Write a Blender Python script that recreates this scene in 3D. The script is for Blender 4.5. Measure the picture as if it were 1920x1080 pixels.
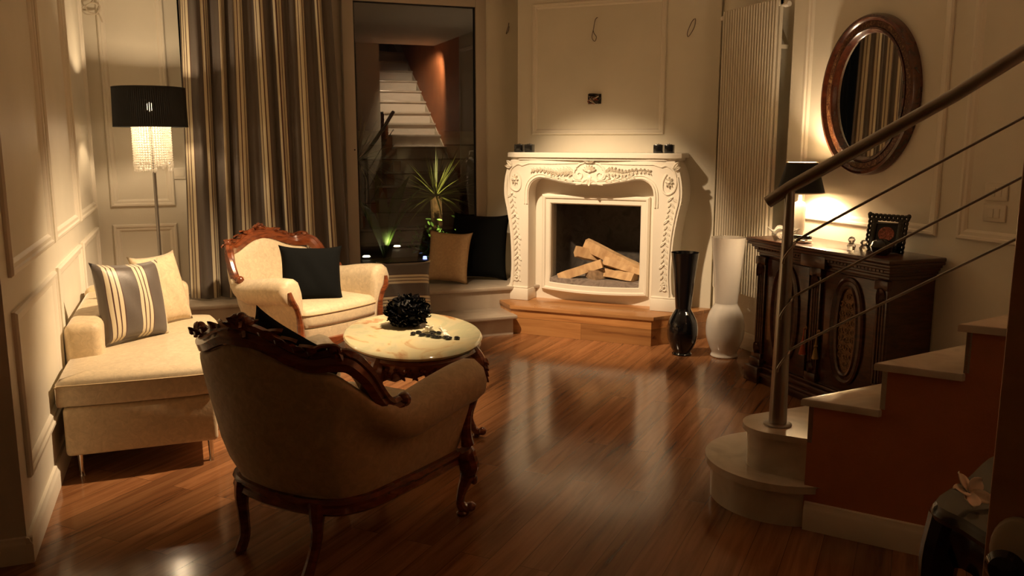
import bpy, bmesh, math, random
from mathutils import Vector, Matrix
random.seed(7)
for o in list(bpy.data.objects): bpy.data.objects.remove(o, do_unlink=True)
S = bpy.context.scene
COL = S.collection
PI = math.pi
def V(*a): return Vector(a)

# ------------------------------------------------------------------ camera, world, exposure, lights
FPX = 1614.0
PITCH = math.atan(278 / FPX); HEAD = math.radians(20.674)
cam_d = bpy.data.cameras.new('camera'); cam = bpy.data.objects.new('camera', cam_d); COL.objects.link(cam)
cam_d.sensor_fit = 'HORIZONTAL'; cam_d.sensor_width = 36.0; cam_d.lens = 36.0 * FPX / 1920.0
cam_d.clip_start = 0.05; cam_d.clip_end = 100
cam.location = (0, 0, 1.5)
cam.rotation_euler = (PI / 2 - PITCH, 0, -HEAD)
S.camera = cam
S.view_settings.view_transform = 'Standard'; S.view_settings.look = 'None'
S.view_settings.exposure = 0.0; S.view_settings.gamma = 1.0; S.view_settings.use_curve_mapping = False
w = bpy.data.worlds.new('night'); S.world = w; w.use_nodes = True
w.node_tree.nodes['Background'].inputs[0].default_value = (0.012, 0.010, 0.008, 1)
w.node_tree.nodes['Background'].inputs[1].default_value = 0.15
WARM = (1.0, 0.72, 0.44)
def look(loc, tgt):
    return (Vector(tgt) - Vector(loc)).to_track_quat('-Z', 'Y').to_euler()
def spot(name, loc, tgt, power, angle, blend=0.5, size=0.04, color=WARM):
    d = bpy.data.lights.new(name, 'SPOT'); d.energy = power; d.spot_size = math.radians(angle); d.spot_blend = blend
    d.shadow_soft_size = size; d.color = color
    o = bpy.data.objects.new(name, d); COL.objects.link(o); o.location = loc; o.rotation_euler = look(loc, tgt); return o
def point(name, loc, power, size=0.03, color=WARM):
    d = bpy.data.lights.new(name, 'POINT'); d.energy = power; d.shadow_soft_size = size; d.color = color
    o = bpy.data.objects.new(name, d); COL.objects.link(o); o.location = loc; return o
CEIL = 2.9
SPOTS = [((1.15, 5.0, CEIL - 0.06), (2.95, 5.95, 0.55), 500, 46, 0.75),
         ((1.62, 4.25, CEIL - 0.06), (0.42, 5.02, 0.5), 720, 66, 0.75)]
for i, (l, t, p, a, b) in enumerate(SPOTS): spot('ceiling_spot_light', l, t, p, a, b)
spot('stairwell_light', (3.36, 1.62, CEIL - 0.04), (3.60, 0.5, 1.65), 230, 90, 0.6)
point('floor_lamp_light', (-0.19, 6.3, 1.72), 26, 0.035)
point('floor_lamp_light', (-0.19, 6.3, 1.57), 6.5, 0.03)
point('table_lamp_light', (3.45, 4.24, 1.27), 27, 0.03)
spot('palm_light', (2.45, 8.30, 0.33), (2.5, 9.0, 1.0), 80, 52, 0.6, 0.03, (1.0, 0.85, 0.4))

# ------------------------------------------------------------------ helpers
def tag(o, label=None, cat=None, group=None, kind=None):
    if label: o['label'] = label
    if cat: o['category'] = cat
    if group: o['group'] = group
    if kind: o['kind'] = kind
    return o
def empty(name, label, cat, loc=(0, 0, 0), rz=0.0, group=None):
    o = bpy.data.objects.new(name, None); COL.objects.link(o); o.empty_display_size = 0.1
    o.location = loc; o.rotation_euler = (0, 0, rz)
    return tag(o, label, cat, group)
def build(name, bm, mat, parent=None, sharp=35, recalc=True):
    if recalc: bmesh.ops.recalc_face_normals(bm, faces=bm.faces)
    me = bpy.data.meshes.new(name); bm.to_mesh(me); bm.free()
    for p in me.polygons: p.use_smooth = True
    if sharp is not None: me.set_sharp_from_angle(angle=math.radians(sharp))
    if isinstance(mat, (list, tuple)):
        for m in mat: me.materials.append(m)
    elif mat: me.materials.append(mat)
    o = bpy.data.objects.new(name, me); COL.objects.link(o)
    if parent: o.parent = parent
    return o
def struct(name, bm, mat, parent=None, **k):
    o = build(name, bm, mat, parent, **k)
    if not parent: o['kind'] = 'structure'
    return o
def NB(): return bmesh.new()
def box(bm, x0, x1, y0, y1, z0, z1, bev=0.0, seg=2, M=None):
    r = bmesh.ops.create_cube(bm, size=1.0)
    vs = r['verts']
    for v in vs:
        v.co = Vector(((x0 + x1) / 2 + v.co.x * (x1 - x0), (y0 + y1) / 2 + v.co.y * (y1 - y0), (z0 + z1) / 2 + v.co.z * (z1 - z0)))
    if M is not None:
        for v in vs: v.co = M @ v.co
    if bev > 0:
        es = list({e for v in vs for e in v.link_edges})
        bmesh.ops.bevel(bm, geom=es, offset=bev, segments=seg, profile=0.5, affect='EDGES', clamp_overlap=True)
def grid(bm, P, cu=False, cv=False):
    vs = [[bm.verts.new(p) for p in row] for row in P]
    n = len(vs); m = len(vs[0]); fs = []
    for i in range(n if cu else n - 1):
        for j in range(m if cv else m - 1):
            a, b, c, d = vs[i][j], vs[(i + 1) % n][j], vs[(i + 1) % n][(j + 1) % m], vs[i][(j + 1) % m]
            try: fs.append(bm.faces.new((a, b, c, d)))
            except ValueError: pass
    return vs, fs
def tube(bm, pts, rad, seg=8, cap=True, closed=False, flat=1.0, upv=None):
    pts = [Vector(p) for p in pts]; n = len(pts)
    if not hasattr(rad, '__len__'): rad = [rad] * n
    T = []
    for i in range(n):
        if closed: t = pts[(i + 1) % n] - pts[i - 1]
        else: t = pts[min(i + 1, n - 1)] - pts[max(i - 1, 0)]
        T.append(t.normalized() if t.length > 1e-9 else Vector((0, 0, 1)))
    up = Vector(upv) if upv else (Vector((0, 0, 1)) if abs(T[0].z) < 0.9 else Vector((1, 0, 0)))
    nrm = (up - T[0] * up.dot(T[0])).normalized()
    rows = []
    for i in range(n):
        q = (upv and Vector(upv)) or nrm
        nn = q - T[i] * q.dot(T[i])
        if nn.length > 1e-6: nrm = nn.normalized()
        bn = T[i].cross(nrm)
        rows.append([pts[i] + (nrm * math.cos(2 * PI * k / seg) + bn * math.sin(2 * PI * k / seg) * flat) * rad[i] for k in range(seg)])
    vs, _ = grid(bm, rows, cu=closed, cv=True)
    if cap and not closed:
        for r in (vs[0], vs[-1]):
            try: bm.faces.new(r)
            except ValueError: pass
def lathe(bm, prof, seg=32, c=(0, 0, 0), sx=1.0, sy=1.0):
    rows = []
    for r, z in prof:
        rows.append([Vector((c[0] + r * sx * math.cos(2 * PI * k / seg), c[1] + r * sy * math.sin(2 * PI * k / seg), c[2] + z)) for k in range(seg)])
    vs, _ = grid(bm, rows, cv=True)
    for r, p in ((vs[0], prof[0]), (vs[-1], prof[-1])):
        if p[0] > 1e-4:
            try: bm.faces.new(r)
            except ValueError: pass
    bmesh.ops.remove_doubles(bm, verts=[v for r in vs for v in r], dist=1e-5)
def prism(bm, poly, z0, z1, bev=0.0, seg=2):
    a = [bm.verts.new((p[0], p[1], z0)) for p in poly]; b = [bm.verts.new((p[0], p[1], z1)) for p in poly]
    bm.faces.new(a[::-1]); top = bm.faces.new(b); n = len(poly)
    for i in range(n): bm.faces.new((a[i], a[(i + 1) % n], b[(i + 1) % n], b[i]))
    if bev:
        bmesh.ops.bevel(bm, geom=list(top.edges) , offset=bev, segments=seg, profile=0.5, affect='EDGES', clamp_overlap=True)
def prism_xz(bm, poly, y0, y1, bev=0.0, seg=2):
    """polygon in x,z extruded along y; y0 is the front face"""
    a = [bm.verts.new((p[0], y0, p[1])) for p in poly]; b = [bm.verts.new((p[0], y1, p[1])) for p in poly]
    fr = bm.faces.new(a); bm.faces.new(b[::-1]); n = len(poly)
    for i in range(n): bm.faces.new((a[(i + 1) % n], a[i], b[i], b[(i + 1) % n]))
    if bev:
        bmesh.ops.bevel(bm, geom=list(fr.edges), offset=bev, segments=seg, profile=0.5, affect='EDGES', clamp_overlap=True)
def blob(bm, c, r, M=None, u=8, v=6):
    rr = bmesh.ops.create_uvsphere(bm, u_segments=u, v_segments=v, radius=1.0)
    for q in rr['verts']:
        p = Vector((q.co.x * r[0], q.co.y * r[1], q.co.z * r[2]))
        if M: p = M @ p
        q.co = p + Vector(c)
def leaf(bm, base, tip, width, thick, upv=(0, -1, 0)):
    """a raised almond leaf between two points, with a rib"""
    b, t = Vector(base), Vector(tip); d = t - b; L = d.length; d.normalize(); n = Vector(upv); s = d.cross(n).normalized()
    rows = []
    for i in range(7):
        k = i / 6; wd = width * (math.sin(PI * min(1, k * 0.94 + 0.05)) ** 0.8)
        p = b + d * L * k
        rows.append([p - s * wd, p - s * wd * 0.45 + n * thick * 0.9, p + n * thick * 0.35, p + s * wd * 0.45 + n * thick * 0.9, p + s * wd])
    grid(bm, rows)
def spiral(c, r0, r1, a0, turns, n, y=0.0, sx=1):
    out = []
    for i in range(n):
        k = i / (n - 1); a = a0 + turns * 2 * PI * k; r = r0 + (r1 - r0) * k
        out.append(Vector((c[0] + sx * r * math.cos(a), y, c[1] + r * math.sin(a))))
    return out
def smooth_path(pts, n=6, closed=False):
    P = [Vector(p) for p in pts]; out = []; m = len(P)
    for i in range(m if closed else m - 1):
        if closed: p0, p1, p2, p3 = P[i - 1], P[i], P[(i + 1) % m], P[(i + 2) % m]
        else: p0, p1, p2, p3 = P[max(i - 1, 0)], P[i], P[i + 1], P[min(i + 2, m - 1)]
        for k in range(n):
            t = k / n
            out.append(0.5 * ((2 * p1) + (p2 - p0) * t + (2 * p0 - 5 * p1 + 4 * p2 - p3) * t * t + (3 * p1 - p0 - 3 * p2 + p3) * t ** 3))
    if not closed: out.append(P[-1])
    return out
def sm2(pts, n=6, closed=False): return [(p.x, p.y) for p in smooth_path([(a, b, 0) for a, b in pts], n, closed)]
def interp(xs, ys, x):
    if x <= xs[0]: return ys[0]
    for i in range(len(xs) - 1):
        if x <= xs[i + 1]:
            t = (x - xs[i]) / (xs[i + 1] - xs[i]); return ys[i] + (ys[i + 1] - ys[i]) * t
    return ys[-1]
MOLD = [(0, 0), (0, 0.012), (0.008, 0.020), (0.020, 0.020), (0.026, 0.012), (0.042, 0.012), (0.050, 0.006), (0.055, 0)]
def moulding(bm, O, U, W, N, w, h, prof=MOLD, sc=1.0):
    """picture-frame moulding; O lower-left outer corner, U along, W up, N out of the wall"""
    O, U, W, N = map(Vector, (O, U, W, N)); rows = []
    for ins, ht in prof:
        i = ins * sc; t = ht * sc
        rows.append([O + U * i + W * i + N * t, O + U * (w - i) + W * i + N * t, O + U * (w - i) + W * (h - i) + N * t, O + U * i + W * (h - i) + N * t])
    grid(bm, rows, cv=True)
def copy_tree(o, parent=None):
    c = o.copy(); COL.objects.link(c); c.parent = parent
    for ch in list(o.children): copy_tree(ch, c)
    return c

# ------------------------------------------------------------------ materials
def newmat(name):
    m = bpy.data.materials.new(name); m.use_nodes = True
    nt = m.node_tree; b = nt.nodes['Principled BSDF']; return m, nt, b
def N(nt, typ, **k):
    n = nt.nodes.new(typ)
    for a, v in k.items(): setattr(n, a, v)
    return n
def plain(name, col, rough=0.5, metal=0.0, var=0.0, vscale=8, bump=0.0, bscale=60, coat=0.0, spec=0.5, sheen=0.0, trans=0.0, ior=1.45):
    m, nt, b = newmat(name)
    b.inputs['Base Color'].default_value = (*col, 1); b.inputs['Roughness'].default_value = rough
    b.inputs['Metallic'].default_value = metal; b.inputs['Coat Weight'].default_value = coat; b.inputs['Coat Roughness'].default_value = 0.06
    b.inputs['Specular IOR Level'].default_value = spec; b.inputs['Sheen Weight'].default_value = sheen
    b.inputs['Transmission Weight'].default_value = trans; b.inputs['IOR'].default_value = ior
    if var or bump: tc = N(nt, 'ShaderNodeTexCoord')
    if var:
        n = N(nt, 'ShaderNodeTexNoise'); n.inputs['Scale'].default_value = vscale; n.inputs['Detail'].default_value = 5
        nt.links.new(tc.outputs['Object'], n.inputs['Vector'])
        r = N(nt, 'ShaderNodeValToRGB'); r.color_ramp.elements[0].position = 0.35; r.color_ramp.elements[1].position = 0.65
        r.color_ramp.elements[0].color = (*[c * (1 - var) for c in col], 1); r.color_ramp.elements[1].color = (*[min(1, c * (1 + var)) for c in col], 1)
        nt.links.new(n.outputs['Fac'], r.inputs['Fac']); nt.links.new(r.outputs['Color'], b.inputs['Base Color'])
    if bump:
        n2 = N(nt, 'ShaderNodeTexNoise'); n2.inputs['Scale'].default_value = bscale; n2.inputs['Detail'].default_value = 4
        nt.links.new(tc.outputs['Object'], n2.inputs['Vector'])
        bp = N(nt, 'ShaderNodeBump'); bp.inputs['Strength'].default_value = bump; bp.inputs['Distance'].default_value = 0.01
        nt.links.new(n2.outputs['Fac'], bp.inputs['Height']); nt.links.new(bp.outputs['Normal'], b.inputs['Normal'])
    return m
def ramp(nt, els, interp_='LINEAR'):
    r = N(nt, 'ShaderNodeValToRGB'); cr = r.color_ramp; cr.interpolation = interp_
    while len(cr.elements) > 1: cr.elements.remove(cr.elements[-1])
    cr.elements[0].position = els[0][0]; cr.elements[0].color = (*els[0][1], 1)
    for p, c in els[1:]:
        e = cr.elements.new(p); e.color = (*c, 1)
    return r
def wood_floor(name, rotz, light, dark, mid, rough=0.2, plank=(1.5, 0.13), axes=None):
    m, nt, b = newmat(name)
    tc = N(nt, 'ShaderNodeTexCoord'); mp = N(nt, 'ShaderNodeMapping')
    mp.inputs['Rotation'].default_value = axes if axes else (0, 0, -rotz)
    nt.links.new(tc.outputs['Object'], mp.inputs['Vector'])
    br = N(nt, 'ShaderNodeTexBrick'); br.offset = 0.37; br.offset_frequency = 2
    br.inputs['Color1'].default_value = (0, 0, 0, 1); br.inputs['Color2'].default_value = (1, 1, 1, 1); br.inputs['Mortar'].default_value = (0.5, 0.5, 0.5, 1)
    br.inputs['Scale'].default_value = 1.0; br.inputs['Mortar Size'].default_value = 0.0012; br.inputs['Mortar Smooth'].default_value = 0.1
    br.inputs['Bias'].default_value = 0.0
    br.inputs['Brick Width'].default_value = plank[0]; br.inputs['Row Height'].default_value = plank[1]
    nt.links.new(mp.outputs['Vector'], br.inputs['Vector'])
    # shift the grain from plank to plank
    sc = N(nt, 'ShaderNodeVectorMath', operation='SCALE'); sc.inputs['Scale'].default_value = 7.3
    nt.links.new(br.outputs['Color'], sc.inputs[0])
    ad = N(nt, 'ShaderNodeVectorMath', operation='ADD'); nt.links.new(mp.outputs['Vector'], ad.inputs[0]); nt.links.new(sc.outputs['Vector'], ad.inputs[1])
    st = N(nt, 'ShaderNodeMapping'); st.inputs['Scale'].default_value = (0.8, 12, 12); nt.links.new(ad.outputs['Vector'], st.inputs['Vector'])
    n1 = N(nt, 'ShaderNodeTexNoise'); n1.inputs['Scale'].default_value = 1.6; n1.inputs['Detail'].default_value = 7; n1.inputs['Roughness'].default_value = 0.6; n1.inputs['Distortion'].default_value = 0.7
    nt.links.new(st.outputs['Vector'], n1.inputs['Vector'])
    r1 = ramp(nt, [(0.27, dark), (0.40, mid), (0.60, light), (0.75, mid)]); nt.links.new(n1.outputs['Fac'], r1.inputs['Fac'])
    hs = N(nt, 'ShaderNodeHueSaturation'); nt.links.new(r1.outputs['Color'], hs.inputs['Color'])
    mr = N(nt, 'ShaderNodeMapRange'); mr.inputs['To Min'].default_value = 0.72; mr.inputs['To Max'].default_value = 1.22
    nt.links.new(br.outputs['Color'], mr.inputs['Value']); nt.links.new(mr.outputs['Result'], hs.inputs['Value'])
    mx = N(nt, 'ShaderNodeMix', data_type='RGBA'); mx.inputs['B'].default_value = (0.03, 0.012, 0.005, 1)
    ml = N(nt, 'ShaderNodeMath', operation='MULTIPLY'); ml.inputs[1].default_value = 0.7; nt.links.new(br.outputs['Fac'], ml.inputs[0])
    nt.links.new(ml.outputs[0], mx.inputs['Factor']); nt.links.new(hs.outputs['Color'], mx.inputs['A']); nt.links.new(mx.outputs['Result'], b.inputs['Base Color'])
    b.inputs['Roughness'].default_value = rough
    n3 = N(nt, 'ShaderNodeTexNoise'); n3.inputs['Scale'].default_value = 3.0; nt.links.new(mp.outputs['Vector'], n3.inputs['Vector'])
    m3 = N(nt, 'ShaderNodeMapRange'); m3.inputs['To Min'].default_value = rough * 0.8; m3.inputs['To Max'].default_value = rough * 1.3
    nt.links.new(n3.outputs['Fac'], m3.inputs['Value']); nt.links.new(m3.outputs['Result'], b.inputs['Roughness'])
    bp = N(nt, 'ShaderNodeBump'); bp.inputs['Strength'].default_value = 0.05; bp.inputs['Distance'].default_value = 0.001
    nt.links.new(n1.outputs['Fac'], bp.inputs['Height']); nt.links.new(bp.outputs['Normal'], b.inputs['Normal'])
    return m
def wood(name, dark, light, rough=0.3, scale=(3, 3, 20), coat=0.3):
    m, nt, b = newmat(name); tc = N(nt, 'ShaderNodeTexCoord'); mp = N(nt, 'ShaderNodeMapping'); mp.inputs['Scale'].default_value = scale
    nt.links.new(tc.outputs['Object'], mp.inputs['Vector'])
    n = N(nt, 'ShaderNodeTexNoise'); n.inputs['Scale'].default_value = 2.2; n.inputs['Detail'].default_value = 6; n.inputs['Distortion'].default_value = 0.8
    nt.links.new(mp.outputs['Vector'], n.inputs['Vector'])
    r = ramp(nt, [(0.3, dark), (0.7, light)]); nt.links.new(n.outputs['Fac'], r.inputs['Fac']); nt.links.new(r.outputs['Color'], b.inputs['Base Color'])
    b.inputs['Roughness'].default_value = rough; b.inputs['Coat Weight'].default_value = coat; b.inputs['Coat Roughness'].default_value = 0.12
    return m
def striped(name, use_uv, period=0.2, axis=0, offset=0.0):
    m, nt, b = newmat(name); tc = N(nt, 'ShaderNodeTexCoord'); sp = N(nt, 'ShaderNodeSeparateXYZ')
    nt.links.new(tc.outputs['UV' if use_uv else 'Object'], sp.inputs['Vector'])
    a = N(nt, 'ShaderNodeMath', operation='MULTIPLY_ADD'); a.inputs[1].default_value = 1 / period; a.inputs[2].default_value = offset + 50
    nt.links.new(sp.outputs[axis], a.inputs[0])
    f = N(nt, 'ShaderNodeMath', operation='FRACT'); nt.links.new(a.outputs[0], f.inputs[0])
    taupe = (0.100, 0.080, 0.066); cream = (0.62, 0.54, 0.37); red = (0.07, 0.022, 0.016)
    e = [(0.0, taupe), (0.02, red)]; x = 0.035
    for k in range(3):
        e.append((x, cream)); x += 0.108; e.append((x, red)); x += 0.04
    e.append((x - 0.008, taupe))
    r = ramp(nt, e, 'CONSTANT'); nt.links.new(f.outputs[0], r.inputs['Fac']); nt.links.new(r.outputs['Color'], b.inputs['Base Color'])
    b.inputs['Roughness'].default_value = 0.45; b.inputs['Sheen Weight'].default_value = 0.2
    wv = N(nt, 'ShaderNodeTexNoise'); wv.inputs['Scale'].default_value = 220; nt.links.new(tc.outputs['Object'], wv.inputs['Vector'])
    bp = N(nt, 'ShaderNodeBump'); bp.inputs['Strength'].default_value = 0.25; bp.inputs['Distance'].default_value = 0.002
    nt.links.new(wv.outputs['Fac'], bp.inputs['Height']); nt.links.new(bp.outputs['Normal'], b.inputs['Normal'])
    return m
def velvet(name, col):
    m, nt, b = newmat(name); tc = N(nt, 'ShaderNodeTexCoord')
    n = N(nt, 'ShaderNodeTexNoise'); n.inputs['Scale'].default_value = 26; n.inputs['Detail'].default_value = 8; n.inputs['Roughness'].default_value = 0.7; n.inputs['Distortion'].default_value = 1.2
    nt.links.new(tc.outputs['Object'], n.inputs['Vector'])
    r = ramp(nt, [(0.36, tuple(c * 0.84 for c in col)), (0.55, col), (0.70, tuple(min(1, c * 1.16) for c in col))]); nt.links.new(n.outputs['Fac'], r.inputs['Fac'])
    nt.links.new(r.outputs['Color'], b.inputs['Base Color'])
    m3 = N(nt, 'ShaderNodeMapRange'); m3.inputs['From Min'].default_value = 0.35; m3.inputs['From Max'].default_value = 0.65; m3.inputs['To Min'].default_value = 0.75; m3.inputs['To Max'].default_value = 0.38
    nt.links.new(n.outputs['Fac'], m3.inputs['Value']); nt.links.new(m3.outputs['Result'], b.inputs['Roughness'])
    b.inputs['Sheen Weight'].default_value = 0.35; b.inputs['Sheen Roughness'].default_value = 0.4
    bp = N(nt, 'ShaderNodeBump'); bp.inputs['Strength'].default_value = 0.3; bp.inputs['Distance'].default_value = 0.004
    nt.links.new(n.outputs['Fac'], bp.inputs['Height']); nt.links.new(bp.outputs['Normal'], b.inputs['Normal'])
    return m
def stone(name, cols, scale=3.0, rough=0.15, dist=2.0):
    m, nt, b = newmat(name); tc = N(nt, 'ShaderNodeTexCoord')
    n = N(nt, 'ShaderNodeTexNoise'); n.inputs['Scale'].default_value = scale; n.inputs['Detail'].default_value = 8; n.inputs['Distortion'].default_value = dist
    nt.links.new(tc.outputs['Object'], n.inputs['Vector'])
    k = len(cols); r = ramp(nt, [(0.3 + 0.4 * i / (k - 1), c) for i, c in enumerate(cols)]); nt.links.new(n.outputs['Fac'], r.inputs['Fac'])
    nt.links.new(r.outputs['Color'], b.inputs['Base Color']); b.inputs['Roughness'].default_value = rough
    return m
def emis(name, col, st):
    m, nt, b = newmat(name); b.inputs['Base Color'].default_value = (*col, 1); b.inputs['Emission Color'].default_value = (*col, 1); b.inputs['Emission Strength'].default_value = st
    return m
M = {}
M['wall'] = plain('cream wall paint', (0.74, 0.69, 0.57), 0.5, var=0.03, vscale=3, bump=0.05, bscale=120)
M['trim'] = plain('cream satin trim paint', (0.78, 0.72, 0.60), 0.38)
M['ceiling'] = plain('ceiling paint', (0.75, 0.70, 0.62), 0.8, var=0.02)
M['terra'] = plain('terracotta wall paint', (0.52, 0.19, 0.08), 0.55, var=0.08, vscale=4, bump=0.08, bscale=90)
M['floor'] = wood_floor('oiled iroko boards', math.radians(44), (0.30, 0.135, 0.055), (0.055, 0.020, 0.009), (0.20, 0.080, 0.031), 0.14, plank=(1.3, 0.12))
M['hearthwood'] = wood_floor('hearth boards', 0, (0.50, 0.25, 0.09), (0.17, 0.06, 0.022), (0.40, 0.18, 0.06), 0.3, plank=(2.4, 0.125), axes=(PI / 2, 0, 0))
M['hearthtop'] = wood_floor('hearth top boards', 0, (0.48, 0.24, 0.09), (0.20, 0.075, 0.028), (0.38, 0.17, 0.06), 0.28, plank=(2.4, 0.14))
M['marble'] = stone('cream marble tread', [(0.50, 0.44, 0.36), (0.66, 0.60, 0.50), (0.58, 0.52, 0.43)], 4, 0.14, 1.0)
M['sill'] = stone('beige stone sill', [(0.42, 0.35, 0.28), (0.50, 0.43, 0.35)], 4, 0.22, 1.0)
M['plaster'] = plain('white mantel stone', (0.82, 0.77, 0.67), 0.42, bump=0.04, bscale=80)
M['frame'] = plain('window frame lacquer', (0.52, 0.46, 0.38), 0.4)
M['gasket'] = plain('black rubber gasket', (0.01, 0.01, 0.01), 0.5)
M['velvet'] = velvet('crushed cream velvet', (0.64, 0.52, 0.34))
M['velvetplain'] = velvet('plain cream velvet', (0.64, 0.50, 0.31))
M['piping'] = plain('cream piping', (0.5, 0.38, 0.22), 0.6)
M['black'] = plain('black cushion velvet', (0.003, 0.0035, 0.0035), 0.9, sheen=0.0, bump=0.1, bscale=40, spec=0.15)
M['tan'] = plain('tan linen', (0.50, 0.33, 0.17), 0.8, var=0.08, vscale=60, bump=0.2, bscale=200)
M['stripe_curtain'] = striped('striped curtain satin', True, 0.20)
M['stripe_cushion'] = striped('striped cushion satin', False, 0.165, 0, 0.05)
M['stripe_bench'] = striped('striped bench cushion satin', False, 0.165, 2, 0.80)
M['mahog'] = wood('carved mahogany', (0.085, 0.02, 0.007), (0.24, 0.062, 0.018), 0.26, (6, 6, 20), 0.5)
M['walnut'] = wood('dark walnut', (0.028, 0.009, 0.005), (0.085, 0.027, 0.012), 0.3, (4, 4, 20), 0.45)
M['walnutred'] = wood('polished burr frame', (0.035, 0.009, 0.004), (0.10, 0.024, 0.008), 0.25, (6, 10, 10), 0.5)
M['fret'] = stone('gilt fretwork', [(0.03, 0.012, 0.006), (0.36, 0.20, 0.08), (0.05, 0.02, 0.01), (0.46, 0.27, 0.11)], 60, 0.35, 3)
M['inlay'] = stone('floral marquetry', [(0.06, 0.016, 0.006), (0.07, 0.02, 0.008), (0.32, 0.19, 0.08)], 38, 0.3, 3)
M['onyx'] = stone('green gold onyx', [(0.36, 0.17, 0.07), (0.56, 0.48, 0.28), (0.52, 0.47, 0.30), (0.44, 0.43, 0.27), (0.56, 0.49, 0.30)], 2.2, 0.08, 3.0)
M['steel'] = plain('brushed steel', (0.34, 0.32, 0.30), 0.33, metal=1.0, bump=0.03, bscale=200)
M['chrome'] = plain('chrome', (0.8, 0.78, 0.74), 0.1, metal=1.0)
M['blackgloss'] = plain('black lacquer glass', (0.004, 0.004, 0.005), 0.06, coat=0.5)
M['whiteglass'] = plain('white opal glass', (0.80, 0.76, 0.70), 0.08, coat=0.4)
M['blackwood'] = plain('black lacquer wood', (0.006, 0.006, 0.007), 0.2, coat=0.4)
M['whitemetal'] = plain('white radiator enamel', (0.70, 0.64, 0.52), 0.35)
M['plastic'] = plain('white switch plastic', (0.72, 0.66, 0.54), 0.3)
M['pot'] = plain('white porcelain', (0.85, 0.8, 0.72), 0.15)
M['petal'] = plain('white petals', (0.85, 0.78, 0.66), 0.5)
M['mirror'] = plain('mirror silver', (0.82, 0.82, 0.80), 0.015, metal=1.0)
M['soot'] = plain('sooted firebox', (0.012, 0.010, 0.009), 0.8, var=0.4)
M['brick'] = stone('grey firebox stone', [(0.04, 0.032, 0.028), (0.10, 0.085, 0.07), (0.06, 0.048, 0.04)], 9, 0.6, 1)
M['hearthstone'] = stone('grey hearth marble', [(0.16, 0.13, 0.115), (0.33, 0.28, 0.25), (0.20, 0.165, 0.15)], 8, 0.25, 2)
M['log'] = wood('split firewood', (0.42, 0.25, 0.12), (0.66, 0.45, 0.24), 0.8, (8, 8, 2), 0.0)
M['logbark'] = plain('firewood end grain', (0.30, 0.20, 0.12), 0.9, var=0.3, vscale=20)
M['wire'] = plain('grey flex', (0.10, 0.07, 0.05), 0.5)
M['whitewire'] = plain('white flex', (0.62, 0.54, 0.42), 0.5)
M['redwire'] = plain('red wire', (0.30, 0.05, 0.02), 0.5)
M['dark'] = plain('dark void', (0.01, 0.008, 0.006), 0.8)
M['bulb'] = emis('lit bulb', (1.0, 0.78, 0.48), 60)
M['groundled'] = emis('lit ground lamp', (1.0, 0.85, 0.55), 9)
M['blueled'] = emis('lit blue lamp', (0.35, 0.4, 1.0), 3)
M['spotface'] = emis('lit downlight', (1.0, 0.72, 0.4), 12)
M['deck'] = plain('outdoor boards', (0.05, 0.032, 0.02), 0.6, var=0.2)
M['outwall'] = plain('outdoor render', (0.16, 0.11, 0.08), 0.8, var=0.15)
M['palm'] = plain('palm green', (0.17, 0.17, 0.04), 0.45, var=0.3)
M['shrub'] = plain('shrub green', (0.08, 0.16, 0.03), 0.5, var=0.3)
M['bark'] = plain('palm fibre', (0.10, 0.05, 0.02), 0.9, var=0.4, vscale=30)
M['doorwood'] = wood('door veneer', (0.50, 0.26, 0.14), (0.58, 0.31, 0.17), 0.45, (3, 3, 12), 0.1)
M['tassel_red'] = plain('red tassel thread', (0.35, 0.07, 0.03), 0.7)
M['tassel_gold'] = plain('gold tassel thread', (0.28, 0.18, 0.06), 0.7)
M['rose'] = stone('rose picture', [(0.02, 0.015, 0.01), (0.30, 0.06, 0.03), (0.55, 0.20, 0.12)], 40, 0.3, 2)
M['crystal'] = plain('cut crystal', (0.97, 0.95, 0.9), 0.03, trans=0.85, ior=1.5)
def translucent(name, col, mixfac):
    m, nt, b = newmat(name); b.inputs['Base Color'].default_value = (*col, 1); b.inputs['Roughness'].default_value = 0.08
    t = N(nt, 'ShaderNodeBsdfTranslucent'); t.inputs[0].default_value = (*col, 1)
    mx = N(nt, 'ShaderNodeMixShader'); mx.inputs[0].default_value = mixfac
    nt.links.new(b.outputs[0], mx.inputs[1]); nt.links.new(t.outputs[0], mx.inputs[2]); nt.links.new(mx.outputs[0], nt.nodes['Material Output'].inputs['Surface'])
    return m
M['bead'] = translucent('crystal beads', (0.95, 0.93, 0.88), 0.5)
def shade_mat():
    m, nt, b = newmat('black pleated organza'); b.inputs['Base Color'].default_value = (0.006, 0.006, 0.006, 1); b.inputs['Roughness'].default_value = 0.7
    tr = N(nt, 'ShaderNodeBsdfTransparent'); mx = N(nt, 'ShaderNodeMixShader')
    tc = N(nt, 'ShaderNodeTexCoord'); sp = N(nt, 'ShaderNodeSeparateXYZ'); nt.links.new(tc.outputs['UV'], sp.inputs[0])
    mu = N(nt, 'ShaderNodeMath', operation='MULTIPLY'); mu.inputs[1].default_value = 110.0; nt.links.new(sp.outputs[0], mu.inputs[0])
    fr = N(nt, 'ShaderNodeMath', operation='FRACT'); nt.links.new(mu.outputs[0], fr.inputs[0])
    gt = N(nt, 'ShaderNodeMath', operation='GREATER_THAN'); gt.inputs[1].default_value = 0.78; nt.links.new(fr.outputs[0], gt.inputs[0])
    m2 = N(nt, 'ShaderNodeMath', operation='MULTIPLY'); m2.inputs[1].default_value = 0.05; nt.links.new(gt.outputs[0], m2.inputs[0])
    nt.links.new(m2.outputs[0], mx.inputs[0]); nt.links.new(b.outputs[0], mx.inputs[1]); nt.links.new(tr.outputs[0], mx.inputs[2])
    nt.links.new(mx.outputs[0], nt.nodes['Material Output'].inputs['Surface']); return m
M['organza'] = shade_mat()
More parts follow.
